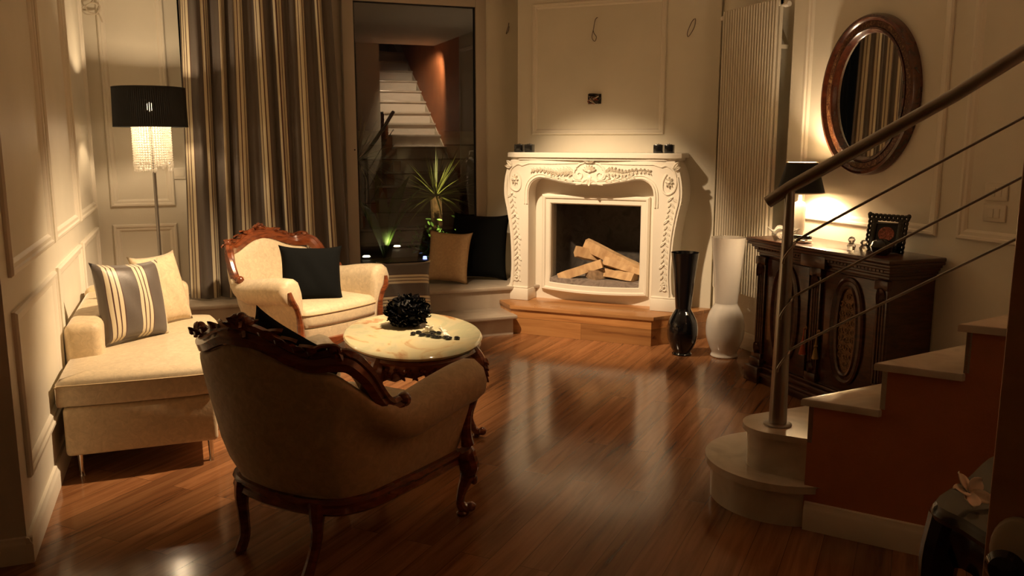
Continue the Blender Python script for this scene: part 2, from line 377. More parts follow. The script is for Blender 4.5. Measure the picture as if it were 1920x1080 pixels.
M['shadeblack'] = plain('black lamp shade', (0.008, 0.009, 0.009), 0.6)
M['shadewhite'] = plain('white shade lining', (0.8, 0.74, 0.62), 0.6)
def pane_mat():
    m, nt, b = newmat('window glass'); tr = N(nt, 'ShaderNodeBsdfTransparent'); tr.inputs[0].default_value = (0.85, 0.88, 0.86, 1)
    gl = N(nt, 'ShaderNodeBsdfGlossy'); gl.inputs['Roughness'].default_value = 0.0; gl.inputs[0].default_value = (1, 1, 1, 1)
    fr = N(nt, 'ShaderNodeFresnel'); fr.inputs[0].default_value = 1.5
    ml = N(nt, 'ShaderNodeMath', operation='MULTIPLY_ADD'); ml.inputs[1].default_value = 2.0; ml.inputs[2].default_value = 0.07; ml.use_clamp = True; nt.links.new(fr.outputs[0], ml.inputs[0])
    mx = N(nt, 'ShaderNodeMixShader'); nt.links.new(ml.outputs[0], mx.inputs[0]); nt.links.new(tr.outputs[0], mx.inputs[1]); nt.links.new(gl.outputs[0], mx.inputs[2])
    nt.links.new(mx.outputs[0], nt.nodes['Material Output'].inputs['Surface']); return m
M['glass'] = pane_mat()

# ------------------------------------------------------------------ room shell
XL, YB, XR = -0.61, 6.98, 3.65
XN = 3.75       # niche behind the radiator
YN = 4.64
bm = NB(); box(bm, -2.7, 3.95, -2.2, YB + 0.2, -0.12, 0.0); struct('floor', bm, M['floor'])
# ceiling, leaving the stairwell open
bm = NB(); box(bm, -2.7, 3.95, 1.0, YB + 0.2, CEIL, CEIL + 0.3); box(bm, -2.7, 2.82, -2.2, 1.0, CEIL, CEIL + 0.3); struct('ceiling', bm, M['ceiling'])
bm = NB(); box(bm, XL - 0.59, XL, 3.33, YB + 0.2, 0, CEIL); struct('wall_left', bm, M['wall'])
bm = NB(); box(bm, -2.7, -2.5, -2.2, 3.33, 0, CEIL); box(bm, -2.5, XL - 0.59, 3.33, 3.5, 0, CEIL); struct('wall_hall', bm, M['wall'])
bm = NB(); box(bm, -2.7, 3.95, -2.4, -2.2, 0, CEIL + 2.6); struct('wall_rear', bm, M['wall'])
# back wall round the window
GX0, GX1, GZ0, GZ1 = 0.02, 2.40, 0.40, 2.66
bm = NB()
box(bm, XL, GX0, YB, YB + 0.2, 0, CEIL); box(bm, GX1, XN + 0.2, YB, YB + 0.2, 0, CEIL)
box(bm, GX0, GX1, YB, YB + 0.2, 0, GZ0); box(bm, GX0, GX1, YB, YB + 0.2, GZ1, CEIL)
struct('wall_back', bm, M['wall'])
bm = NB(); box(bm, XR, XN + 0.2, 1.1, YN, 0, CEIL); box(bm, XN, XN + 0.2, YN, YB, 0, CEIL); struct('wall_right', bm, M['wall'])
bm = NB(); box(bm, XR, XN + 0.2, -2.2, 1.1, 0, CEIL + 2.6); box(bm, XR - 0.004, XR, 1.1, 2.25, 0.0, CEIL); struct('wall_stairwell', bm, M['terra'])
bm = NB(); box(bm, 2.70, 2.82, -2.2, 1.0, CEIL + 0.3, CEIL + 2.6); box(bm, 2.70, 3.95, 1.0, 1.12, CEIL + 0.3, CEIL + 2.6); box(bm, 2.70, 3.95, -2.2, 1.1, CEIL + 2.6, CEIL + 2.7)
struct('wall_landing', bm, M['wall'])
bm = NB(); box(bm, 2.45, 2.79, 0.9, 1.05, 0, CEIL); struct('wall_reflection_stop', bm, M['wall'])  # unseen stub wall, added to cut off the stair's reflection in the glass
# panel mouldings
nt_ = [0]
def trim(bm, mat=None):
    nt_[0] += 1
    return struct('trim_%d' % nt_[0], bm, mat or M['trim'])
for y0, y1 in ((3.46, 4.53), (4.63, 5.64), (5.74, 6.76)):
    bm = NB(); moulding(bm, (XL, y0, 1.015), (0, 1, 0), (0, 0, 1), (1, 0, 0), y1 - y0, 1.72); trim(bm)
    bm = NB(); moulding(bm, (XL, y0 - 0.01, 0.27), (0, 1, 0), (0, 0, 1), (1, 0, 0), y1 - y0, 0.62); trim(bm)
for x0, x1 in ((-0.52, -0.075),):
    bm = NB(); moulding(bm, (x0, YB, 1.01), (1, 0, 0), (0, 0, 1), (0, -1, 0), x1 - x0, 1.72); trim(bm)
    bm = NB(); moulding(bm, (x0, YB, 0.28), (1, 0, 0), (0, 0, 1), (0, -1, 0), x1 - x0, 0.60); trim(bm)
for y0, y1 in ((3.40, 4.50), (2.30, 3.27)):
    bm = NB(); moulding(bm, (XR, y0, 1.005), (0, 1, 0), (0, 0, 1), (-1, 0, 0), y1 - y0, 1.73); trim(bm)
# baseboards
def baseboard(bm, a, b, n, h=0.095, t=0.022):
    a, b, n = Vector(a), Vector(b), Vector(n)
    prof = [(0, 0), (t, 0), (t, h * 0.72), (t * 0.8, h * 0.8), (t * 0.62, h * 0.86), (t * 0.5, h * 0.97), (t * 0.3, h), (0, h)]
    rows = [[a + n * p + Vector((0, 0, q)) for p, q in prof], [b + n * p + Vector((0, 0, q)) for p, q in prof]]
    vs, _ = grid(bm, rows, cv=True); bm.faces.new(vs[0]); bm.faces.new(vs[1][::-1])
bm = NB(); baseboard(bm, (XL, 3.31, 0), (XL, YB, 0), (1, 0, 0)); baseboard(bm, (XL + 0.02, 3.33, 0), (XL - 0.58, 3.33, 0), (0, -1, 0)); struct('baseboard_left', bm, M['trim'])
bm = NB(); baseboard(bm, (XL, YB, 0), (GX0, YB, 0), (0, -1, 0)); struct('baseboard_back', bm, M['trim'])
bm = NB(); baseboard(bm, (XR, 2.9, 0), (XR, YN, 0), (-1, 0, 0)); baseboard(bm, (XN, YN, 0), (XN, 5.5, 0), (-1, 0, 0), 0.12); struct('baseboard_right', bm, M['trim'])

# corner chimney breast (local frame: x along the face, y into the wall)
FC = Vector((3.085, 6.185, 0)); FR = -PI / 4
FM = Matrix.Translation(FC) @ Matrix.Rotation(FR, 4, 'Z')
bm = NB()
box(bm, -0.72, -0.38, 0, 0.5, 0, CEIL, M=FM); box(bm, 0.38, 0.90, 0, 0.5, 0, CEIL, M=FM)
box(bm, -0.38, 0.38, 0, 0.5, 1.01, CEIL, M=FM); box(bm, -0.38, 0.38, 0, 0.5, 0, 0.36, M=FM)
struct('wall_chimney', bm, M['wall'])
bm = NB(); UX = Vector((math.cos(FR), math.sin(FR), 0)); NY = Vector((math.sin(FR), -math.cos(FR), 0))
moulding(bm, FC + UX * -0.59 + Vector((0, 0, 1.54)), UX, (0, 0, 1), NY, 1.09, 1.02, sc=0.8); trim(bm)

# window bay: stone ledge and lower step
bm = NB(); box(bm, -0.02, 2.75, 6.45, YB, 0, 0.30); box(bm, -0.03, 2.75, 6.43, YB, 0.30, 0.33, 0.008)
o = build('window_bench', bm, M['sill']); tag(o, 'beige stone window ledge running under the striped curtain and the glass door', 'bench')
bm = NB(); box(bm, 1.16, 2.33, 6.15, 6.45, 0, 0.13); box(bm, 1.15, 2.35, 6.10, 6.45, 0.13, 0.16, 0.008)
o = build('stone_step', bm, M['sill']); tag(o, 'low stone step below the window ledge, left of the wooden hearth', 'step')

# windows
def window(n, x0, x1, yf, right=False):
    bm = NB(); t = 0.075
    fr = 0.09
    box(bm, x0, x0 + fr, yf, yf + t, GZ0, GZ1, 0.006); box(bm, x1 - fr, x1, yf, yf + t, GZ0, GZ1, 0.006)
    box(bm, x0 + fr, x1 - fr, yf, yf + t, GZ0, GZ0 + 0.085, 0.006); box(bm, x0 + fr, x1 - fr, yf, yf + t, GZ1 - 0.09, GZ1, 0.006)
    o = struct('window_%d' % n, bm, M['frame'])
    bm = NB(); a, b, c, d = x0 + fr, x1 - fr, GZ0 + 0.085, GZ1 - 0.09; g = 0.008; ym = yf + 0.012
    box(bm, a, a + g, ym, ym + .03, c, d); box(bm, b - g, b, ym, ym + .03, c, d); box(bm, a, b, ym, ym + .03, c, c + g); box(bm, a, b, ym, ym + .03, d - g, d)
    build('gasket', bm, M['gasket'], o)
    bm = NB(); vs = [bm.verts.new(p) for p in ((a, ym + .02, c), (b, ym + .02, c), (b, ym + .02, d), (a, ym + .02, d))]; bm.faces.new(vs)
    build('pane', bm, M['glass'], o)
    return o
window(1, 0.03, 1.22, YB + 0.05); w2 = window(2, 1.215, 2.40, YB - 0.012)
bm = NB(); lathe(bm, [(0.001, -0.004), (0.006, -0.004), (0.006, 0.002), (0.001, 0.002)], 12); o = build('keyhole', bm, M['gasket'], w2); o.rotation_euler = (PI / 2, 0, 0); o.location = (1.285, YB - 0.014, 1.42)

# ------------------------------------------------------------------ staircase
E_ = Vector((0.609, -0.793)); A0 = Vector((2.197, 2.555))          # foot of the diagonal side wall
def wallpt(a): return A0 + E_ * a
RISE = 0.175
stair = empty('staircase', 'cream marble staircase with terracotta side wall and rounded bottom step', 'staircase', (2.29, 2.83, 0))
SO = Vector((2.29, 2.83, 0))
def pr(poly): return [(x - SO.x, y - SO.y) for x, y in poly]
def arc(c, r, a0, a1, n=24): return [(c[0] + r * math.cos(math.radians(a0 + (a1 - a0) * i / n)), c[1] + r * math.sin(math.radians(a0 + (a1 - a0) * i / n))) for i in range(n + 1)]
C1 = (2.305, 2.845)
def step1(r, ex): return arc(C1, r, 90, 262) + [(2.46 , 2.22), (3.2, 2.3), (3.2 + ex, C1[1] + r)]
def capsule(r, z0, z1, mat, nm, bev=0.0, ex=0):
    bm = NB(); poly = arc(C1, r, 90, 256, 30) + [tuple(wallpt(0.14) + Vector((0.04, 0.03))), tuple(wallpt(0.30) + Vector((0.04, 0.03))), (3.15, 2.3), (3.15, C1[1] + r)]
    prism(bm, pr(poly), z0, z1, bev); return build(nm, bm, mat, stair)
capsule(0.30, 0, 0.145, M['marble'], 'riser'); capsule(0.325, 0.145, 0.175, M['marble'], 'tread', 0.010)
C2 = (2.222, 2.79)
for r, z0, z1, nm, bv in ((0.120, 0.175, 0.325, 'riser', 0), (0.140, 0.325, 0.350, 'tread', 0.009)):
    bm = NB(); poly = arc(C2, r, 100, 218, 20) + [tuple(wallpt(0.012) + Vector((0.03, 0.024))), tuple(wallpt(0.30) + Vector((0.03, 0.024))), (3.2, 2.25), (3.4, 2.97 + r * .2)]
    prism(bm, pr(poly), z0, z1, bv); build(nm, bm, M['marble'], stair)
# winders then straight flight: (distance of the nosing along the side wall, nosing slope in degrees)
def nose_dir(deg): return Vector((math.cos(math.radians(deg)), math.sin(math.radians(deg))))
def hitR(p, deg, x=XR - 0.006): t = (x - p.x) / math.cos(math.radians(deg)); return p + nose_dir(deg) * t
TURN = 1.17    # where the side wall turns to run along -y
def side(a):
    if a <= TURN: return wallpt(a)
    q = wallpt(TURN); return Vector((q.x, q.y - (a - TURN)))
noses = [(-0.045, 7), (0.205, 10), (0.465, 11), (0.715, 9), (0.965, 6), (1.22, 3)]
for k in range(10): noses.append((1.22 + 0.27 * (k + 1), 0))
for i, (a, dg) in enumerate(noses[:-1]):
    n = i + 3; z = RISE * n; a2, dg2 = noses[i + 1]
    p0 = side(a); p1 = side(a2 + 0.028); q0 = hitR(p0, dg); q1 = hitR(p1, dg2)
    poly = [tuple(p0)] + ([tuple(side(TURN))] if a < TURN < a2 else []) + [tuple(p1), tuple(q1), tuple(q0)]
    off = Vector((-0.793, -0.609)) * 0.016 if a < TURN else Vector((-0.016, 0))
    poly = [(p[0] + (off.x if j == 0 or (j <= len(poly) - 3) else 0), p[1] + (off.y if j == 0 or (j <= len(poly) - 3) else 0)) for j, p in enumerate(poly)]
    bm = NB(); prism(bm, pr(poly), z - 0.028, z, 0.008); build('tread', bm, M['marble'], stair)
    r0 = side(a + 0.028); r1 = side(a + 0.046); s0 = hitR(r0, dg); s1 = hitR(r1, dg)
    bm = NB(); prism(bm, pr([tuple(r0), tuple(r1), tuple(s1), tuple(s0)]), z - RISE - 0.001, z - 0.028); build('riser', bm, M['pot'] if n > 6 else M['marble'], stair)
# terracotta stepped side wall, one continuous mesh
bm = NB(); th = 0.10
def wall_seg(a0, a1, h):
    p, q = side(a0), side(a1)
    d = (q - p).normalized(); nn = Vector((-d.y, d.x)) * 1.0   # towards the treads (+x side)
    poly = [tuple(p), tuple(q), tuple(q + nn * th), tuple(p + nn * th)]
    prism(bm, pr(poly), 0, h)
wall_seg(-0.017, noses[1][0] + 0.03, RISE * 3 - 0.028)
for i in range(1, len(noses) - 2):
    wall_seg(noses[i][0] + 0.03, noses[i + 1][0] + 0.03, RISE * (i + 3) - 0.028)
build('side_wall', bm, M['terra'], stair)
bm = NB()
a_, b_ = wallpt(-0.012), wallpt(TURN); nv = (-0.793, -0.609, 0)
baseboard(bm, (a_.x - SO.x, a_.y - SO.y, 0), (b_.x - SO.x, b_.y - SO.y, 0), nv, 0.112, 0.02)
build('skirting', bm, M['trim'], stair)
bm = NB()  # pale stepped skirting along the stairwell wall
pts = [(2.6, 0.80), (-2.2, 3.95)]
vs = [(XR - 0.018, 2.35, 0.62), (XR - 0.018, -2.1, 3.50), (XR - 0.018, -2.1, 3.72), (XR - 0.018, 2.35, 0.84)]
a = [bm.verts.new((x - SO.x, y - SO.y, z)) for x, y, z in vs]; b = [bm.verts.new((x + 0.014 - SO.x, y - SO.y, z)) for x, y, z in vs]
bm.faces.new(a); bm.faces.new(b[::-1])
for i in range(4): bm.faces.new((a[i], a[(i + 1) % 4], b[(i + 1) % 4], b[i]))
build('wall_string', bm, M['trim'], stair)

# handrail on the stair
PB = Vector((2.212, 2.780, 0.35)); up = 0.672
rail = empty('stair_railing', 'brushed steel railing with round handrail and three thin rods beside the stairs', 'railing', tuple(PB))
bm = NB(); lathe(bm, [(0.056, 0), (0.056, 0.006), (0.050, 0.010), (0.026, 0.011)], 32); build('base_flange', bm, M['steel'], rail)
bm = NB(); tube(bm, [(0, 0, 0.008), (0, 0, 0.45), (0.0, 0, 0.955)], [0.036, 0.029, 0.018], 20); build('post', bm, M['steel'], rail)
def al(a, z): return (E_.x * a, E_.y * a, z - 0.35)
bm = NB(); tube(bm, [al(-0.085, 1.255), al(0.0, 1.318), al(0.55, 1.655), al(0.87, 1.875)], 0.0245, 20); build('handrail', bm, M['steel'], rail)
for z0, z1 in ((1.095, 1.575), (0.87, 1.365), (0.655, 1.152)):
    sl = (z1 - z0) / 0.765
    bm = NB(); tube(bm, smooth_path([(-0.028, -0.016, z0 - 0.35 - 0.075), (-0.030, -0.026, z0 - 0.35 - 0.05), (0.004, -0.034, z0 - 0.35 - 0.004), (0.06, -0.052, z0 - 0.35 + 0.045), al(0.5, z0 + sl * 0.5), al(0.87, z0 + sl * 0.87)], 5), 0.0052, 8)
    build('rod', bm, M['steel'], rail)

# near door on the right, with a round handle
az = math.radians(51.1); dd = 0.98
DP = Vector((math.sin(az) * dd, math.cos(az) * dd, 0))
dir_ = math.radians(28)
dM = Matrix.Translation(DP) @ Matrix.Rotation(dir_ - PI / 2, 4, 'Z')
bm = NB(); box(bm, 0, 0.86, 0, 0.04, 0.01, 2.1, 0.003)
door = struct('door_1', bm, M['doorwood']); door.matrix_world = dM
bm = NB(); lathe(bm, [(0.001, 0.012), (0.026, 0.012), (0.032, 0.008), (0.034, 0)], 24, sy=1.25); o = build('handle_plate', bm, M['plastic'], door); o.rotation_euler = (PI / 2, 0, 0); o.location = (0.030, -0.001, 1.083); o.scale = (0.75, 0.9, 1)
bm = NB(); lathe(bm, [(0.008, 0), (0.008, 0.02), (0.020, 0.026), (0.024, 0.036), (0.018, 0.046), (0.001, 0.049)], 24); o = build('door_handle', bm, M['blackgloss'], door); o.rotation_euler = (PI / 2, 0, 0); o.location = (0.028, -0.012, 1.08); o.scale = (0.8, 0.8, 0.8)

# ------------------------------------------------------------------ hearth and fireplace
hearth = empty('hearth_platform', 'raised wooden hearth platform under the white fireplace', 'platform', (2.75, 5.8, 0))
HO = Vector((2.75, 5.8))
hp = [(2.335, 6.21), (3.135, 5.415), (3.738, 5.528), (2.46, 6.80), (2.335, 6.52)]
def hm(o): 
    return o
HR = Matrix.Rotation(-FR, 2)
def toh(p):
    q = Vector((p[0] - HO.x, p[1] - HO.y)); return tuple(HR @ q)
hearth.rotation_euler = (0, 0, FR)
bm = NB(); prism(bm, [toh(p) for p in hp], 0, 0.195); build('plinth', bm, M['hearthwood'], hearth)
hc = Vector((3.0, 6.0)); hp2 = [(2.325, 6.20), (3.14, 5.395), (3.742, 5.522), (2.455, 6.81), (2.325, 6.53)]
bm = NB(); prism(bm, [toh(p) for p in hp2], 0.195, 0.222, 0.006); build('platform_top', bm, M['hearthtop'], hearth)

fp = empty('fireplace', 'white carved stone fireplace with scalloped mantel in the corner', 'fireplace', (FC.x, FC.y, 0.222), FR)
Z0 = 0.222
def mir(pts): return pts + [(-x, z) for x, z in reversed(pts)]
outR = [(0.690, 0.222), (0.690, 0.31), (0.668, 0.34), (0.655, 0.50), (0.664, 0.75), (0.690, 0.93), (0.716, 1.06), (0.716, 1.16), (0.700, 1.25), (0.672, 1.32), (0.655, 1.345)]
innR = [(0.0, 1.156), (0.10, 1.158), (0.19, 1.168), (0.30, 1.188), (0.39, 1.203), (0.44, 1.196), (0.485, 1.160), (0.505, 1.10), (0.507, 1.00), (0.507, 0.222)]
oS = sm2(outR[2:], 5); iS = sm2(innR[:-1], 4) + [innR[-1]]
half = outR[:2] + oS
poly = [(x, z - Z0) for x, z in half] + [(-x, z - Z0) for x, z in reversed(half)] + [(-x, z - Z0) for x, z in reversed(iS)] + [(x, z - Z0) for x, z in iS[1:]]
bm = NB(); prism_xz(bm, poly, -0.27, 0.0, 0.012, 3)
build('surround', bm, M['plaster'], fp)
# shelf: scalloped slab
bm = NB()
sh = [(-0.70, -0.004), (-0.70, -0.24), (-0.66, -0.27), (-0.60, -0.295), (-0.45, -0.285), (-0.2, -0.30), (0, -0.315), (0.2, -0.30), (0.45, -0.285), (0.60, -0.295), (0.66, -0.27), (0.70, -0.24), (0.70, -0.004)]
prism(bm, sh, 1.365 - Z0, 1.402 - Z0, 0.010, 3)
prism(bm, [(x * 0.965, y * 0.95) for x, y in sh], 1.345 - Z0, 1.365 - Z0)
build('mantel_shelf', bm, M['plaster'], fp)
# jamb plinth blocks
for s in (-1, 1):
    bm = NB(); x0, x1 = sorted((s * 0.502, s * 0.70)); box(bm, x0, x1, -0.285, -0.02, 0, 0.095, 0.006); box(bm, x0 + (0.004), x1 - 0.004, -0.281, -0.02, 0.095, 0.11, 0.005); build('plinth_block', bm, M['plaster'], fp)
# mouldings on the surround
YF = -0.272
bm = NB()
def off(pts, d):
    out = []
    for i, p in enumerate(pts):
        a = Vector(pts[max(i - 1, 0)]); b = Vector(pts[min(i + 1, len(pts) - 1)]); t = (b - a).normalized(); n = Vector((-t.y, t.x)); q = Vector(p) + n * d; out.append((q.x, q.y))
    return out
for s in (-1, 1):
    for d, r in ((0.012, 0.0075), (0.032, 0.005)):
        path = off(iS, d)
        tube(bm, [(s * x, YF, z - Z0) for x, z in path if z > 0.33], r, 6)
    path = off([p for p in oS if p[1] < 1.24], 0.022)
    tube(bm, [(s * x, YF, z - Z0) for x, z in path], 0.008, 6)
    tube(bm, [(s * x, YF - 0.0, z - Z0) for x, z in smooth_path2] if False else [(s * 0.08, YF, 1.325 - Z0), (s * 0.30, YF, 1.318 - Z0), (s * 0.50, YF, 1.318 - Z0), (s * 0.56, YF, 1.30 - Z0)], 0.006, 6)
build('edge_moulding', bm, M['plaster'], fp)
# carved cartouche and foliage
def P3(x, z, y=YF): return Vector((x, y, z - Z0))
bm = NB()
for s in (-1, 1):
    tube(bm, [p + Vector((0, 0, -Z0)) for p in spiral((s * 0.085, 1.235), 0.052, 0.010, 1.2 if s > 0 else PI - 1.2, -1.1 * s, 26, YF)], [0.010 - 0.0002 * i for i in range(26)], 6)
    tube(bm, [P3(s * 0.03, 1.33), P3(s * 0.075, 1.318), P3(s * 0.115, 1.285), P3(s * 0.125, 1.245), P3(s * 0.10, 1.205), P3(s * 0.05, 1.185)], [0.006, 0.009, 0.010, 0.010, 0.009, 0.005], 6)
    tube(bm, [P3(s * 0.01, 1.205), P3(s * 0.04, 1.195), P3(s * 0.07, 1.165), P3(s * 0.11, 1.16)], [0.009, 0.009, 0.008, 0.005], 6)
for k in range(7):
    a = math.radians(20 + 140 * k / 6); leaf(bm, P3(0.012 * math.cos(a), 1.262), P3(0.058 * math.cos(a), 1.262 + 0.05 * math.sin(a)), 0.010, 0.014)
blob(bm, P3(0, 1.262), (0.018, 0.016, 0.014)); blob(bm, P3(0, 1.205), (0.022, 0.014, 0.03))
for k in range(5): leaf(bm, P3(0, 1.325), P3((k - 2) * 0.022, 1.350 - abs(k - 2) * 0.004, YF - 0.012), 0.010, 0.016)
leaf(bm, P3(0, 1.20), P3(0, 1.150), 0.028, 0.016)
build('cartouche_carving', bm, M['plaster'], fp)
for s in (-1, 1):
    bm = NB(); rnd = random.Random(3)
    stem = [P3(s * x, z) for x, z in ((0.12, 1.255), (0.18, 1.262), (0.25, 1.250), (0.32, 1.262), (0.40, 1.272), (0.47, 1.262))]
    st = smooth_path(stem, 5); tube(bm, st, [0.006 - 0.0001 * i for i in range(len(st))], 6)
    for i in range(0, len(st), 1):
        k = i / len(st); L = 0.055 * (1 - 0.6 * k)
        for sg in (-1, 1):
            a = sg * (0.7 + 0.25 * rnd.random()); dx = s * math.cos(a); dz = math.sin(a)
            leaf(bm, st[i], st[i] + Vector((dx * L * (1 if i % 2 else 0.6), -0.004, dz * L * (1 if i % 2 else 0.6))), 0.0085 * (1 - 0.4 * k), 0.010)
    for x, z, a in ((0.13, 1.185, 0.15), (0.19, 1.192, 0.2), (0.25, 1.203, 0.22), (0.31, 1.213, 0.2)):
        leaf(bm, P3(s * x, z), P3(s * (x + 0.055), z + 0.055 * a - 0.008), 0.012, 0.012); leaf(bm, P3(s * x, z + 0.006), P3(s * (x + 0.04), z + 0.03), 0.008, 0.010)
    build('foliage_carving', bm, M['plaster'], fp)
    bm = NB()   # jamb carving: rosette on the shoulder and hanging leaves
    tube(bm, [P3(s * x, z) for x, z in sm2([(0.56, 1.30), (0.60, 1.31), (0.655, 1.27), (0.675, 1.20), (0.66, 1.13), (0.61, 1.10), (0.575, 1.13), (0.575, 1.20), (0.60, 1.25)], 4)], 0.008, 6)
    for k in range(8):
        a = 2 * PI * k / 8; leaf(bm, P3(s * 0.622, 1.19), P3(s * (0.622 + 0.030 * math.cos(a)), 1.19 + 0.042 * math.sin(a)), 0.010, 0.014)
    blob(bm, P3(s * 0.622, 1.19, YF - 0.008), (0.012, 0.012, 0.012))
    leaf(bm, P3(s * 0.65, 1.29), P3(s * 0.69, 1.34), 0.02, 0.02); leaf(bm, P3(s * 0.66, 1.28), P3(s * 0.705, 1.30), 0.016, 0.02)
    for i in range(17):
        z = 1.08 - i * 0.042; xc = interp([0.34, 0.5, 0.75, 0.95, 1.1], [0.61, 0.595, 0.60, 0.625, 0.65], z) ; q = 1.0 if i % 4 else 1.5
        leaf(bm, P3(s * xc, z), P3(s * (xc + 0.026 * q), z - 0.035), 0.008 * q, 0.006); leaf(bm, P3(s * xc, z), P3(s * (xc - 0.022 * q), z - 0.032), 0.008 * q, 0.006)
        if i % 4 == 0: blob(bm, P3(s * xc, z, YF - 0.004), (0.010, 0.010, 0.010))
    for i in range(10):   # acanthus beads on the outer curve
        z = 1.16 - i * 0.026; xo = interp([0.75, 0.93, 1.06, 1.16], [0.664, 0.690, 0.716, 0.716], z); blob(bm, P3(s * (xo - 0.002), z, YF + 0.02), (0.010, 0.014, 0.010))
    tube(bm, [p + Vector((0, 0, -Z0)) for p in spiral((s * 0.61, 0.40), 0.030, 0.006, PI / 2, 1.25 * s, 20, YF)], 0.007, 6)
    build('jamb_carving', bm, M['plaster'], fp)
# inner panel with opening, bowed at the bottom
ow, oz0, oz1 = 0.372, 0.375, 0.995
YI = -0.12
bm = NB()
box(bm, -0.51, -ow, YI, 0, 0, 1.30 - Z0); box(bm, ow, 0.51, YI, 0, 0, 1.30 - Z0); box(bm, -ow, ow, YI, 0, oz1 - Z0, 1.30 - Z0); box(bm, -ow, ow, YI, 0, 0, oz0 - 0.03 - Z0)
build('inner_panel', bm, M['plaster'], fp)
bm = NB()
prof = [(0, 0), (0, 0.016), (0.012, 0.028), (0.026, 0.026), (0.034, 0.014), (0.066, 0.012), (0.074, 0.002), (0.074, -0.04)]
n = 28; rows = []
fw_, fz0, fz1 = ow + 0.072, 0.288, oz1 + 0.075
def bow(x): return -0.062 * (1 - (x / fw_) ** 2)
for ins, ht in prof:
    row = []
    for i in range(n + 1):
        x = (-fw_ + ins) + (2 * fw_ - 2 * ins) * i / n; row.append((x, YI - ht + bow(x) * 1.0, fz0 + ins + 0.010 * (x / fw_) ** 2 - Z0))
    for i in range(9):
        zz = fz0 + ins + (fz1 - fz0 - 2 * ins) * i / 8; b = 0.0
        if i == 0: continue
        row.append((fw_ - ins, YI - ht, zz - Z0))
    for i in range(1, 9):
        zz = fz1 - ins - (fz1 - fz0 - 2 * ins) * i / 8
        if i == 1: row.append((-fw_ + ins, YI - ht, fz1 - ins - Z0)); continue
        row.append((-fw_ + ins, YI - ht, zz - Z0)) if i < 8 else None
    rows.append(row)
grid(bm, rows, cv=True)
# fill behind the bowed bottom rail
prism(bm, [(-fw_ + 0.01, YI + 0.01)] + [(x_, YI + bow(x_) - 0.004) for x_ in [(-fw_ + 0.01) + (2 * fw_ - 0.02) * i / 20 for i in range(21)]] + [(fw_ - 0.01, YI + 0.01)], fz0 + 0.006 - Z0, oz0 - 0.035 - Z0)
build('opening_frame', bm, M['plaster'], fp)
# firebox
bm = NB()
arcp = [(-ow, YI + 0.01), (-ow, 0.10)] + [(-ow + 0.14 * (1 - math.cos(a)), 0.10 + 0.26 * math.sin(a)) for a in [PI / 2 * i / 6 for i in range(1, 7)]]
arcp = arcp + [(-x, y) for x, y in reversed(arcp)]
rows = [[Vector((x, y, z - Z0)) for x, y in arcp] for z in (oz0 - 0.03, oz1 + 0.0)]
grid(bm, rows); build('firebox_lining', bm, M['brick'], fp)
bm = NB(); prism(bm, arcp, oz1 - Z0, oz1 - Z0 + 0.01); build('firebox_hood', bm, M['soot'], fp)
bm = NB(); lo = [(-ow + 0.002, 0.2)] + [(x_, YI + bow(x_) * 1.0 - 0.006) for x_ in [-ow + 0.002 + (2 * ow - 0.004) * i / 20 for i in range(21)]] + [(ow - 0.002, 0.2), (0.2, 0.34), (-0.2, 0.34)]
prism(bm, lo, oz0 - 0.035 - Z0, oz0 + 0.028 - Z0, 0.010, 3); build('hearth_slab', bm, M['hearthstone'], fp)
# firewood: each log a thing
FW = FM
def logmesh(L, w_, h_, seed):
    r = random.Random(seed); bm = NB(); sec = [(-0.5, -0.35), (0.1, -0.5), (0.55, -0.15), (0.35, 0.4), (-0.2, 0.5)]
    rows = []
    for i in range(7):
        t = -L / 2 + L * i / 6; rows.append([Vector((t, a * w_ * (1 + r.uniform(-.08, .08)), b * h_ * (1 + r.uniform(-.08, .08)))) for a, b in sec])
    vs, _ = grid(bm, rows, cv=True); bm.faces.new(vs[0]); bm.faces.new(vs[-1][::-1]); return bm
zf = oz0 + 0.028
LOGS = [((-0.13, -0.085, zf + 0.060), (0.37, 0.085, 0.075), (6, -20, 12), 'long pale split log leaning at the front left of the fire pile'),
        ((0.02, -0.03, zf + 0.034), (0.20, 0.13, 0.085), (0, -2, 62), 'thick grey barked log end facing out under the pile'),
        ((0.19, -0.04, zf + 0.032), (0.27, 0.11, 0.075), (-10, 3, -14), 'short split log lying at the lower right of the fire pile'),
        ((0.10, 0.06, zf + 0.16), (0.54, 0.10, 0.095), (15, 21, -8), 'longest split log sloping down to the right at the top of the pile'),
        ((-0.12, 0.07, zf + 0.175), (0.21, 0.11, 0.10), (0, 14, 40), 'short stub of split log at the upper left of the fire pile'),
        ((0.20, 0.02, zf + 0.095), (0.34, 0.085, 0.075), (-12, 12, -3), 'split log lying across the middle right of the fire pile')]
for i, (c, d, rot, lab) in enumerate(LOGS):
    o = build('firewood_log', logmesh(*d, i), M['log'] if i != 1 else M['logbark'], sharp=25)
    o.matrix_world = FW @ Matrix.Translation(c) @ Matrix.Rotation(math.radians(rot[2]), 4, 'Z') @ Matrix.Rotation(math.radians(rot[1]), 4, 'Y') @ Matrix.Rotation(math.radians(rot[0]), 4, 'X')
    tag(o, lab, 'firewood', 'split logs in the fireplace')
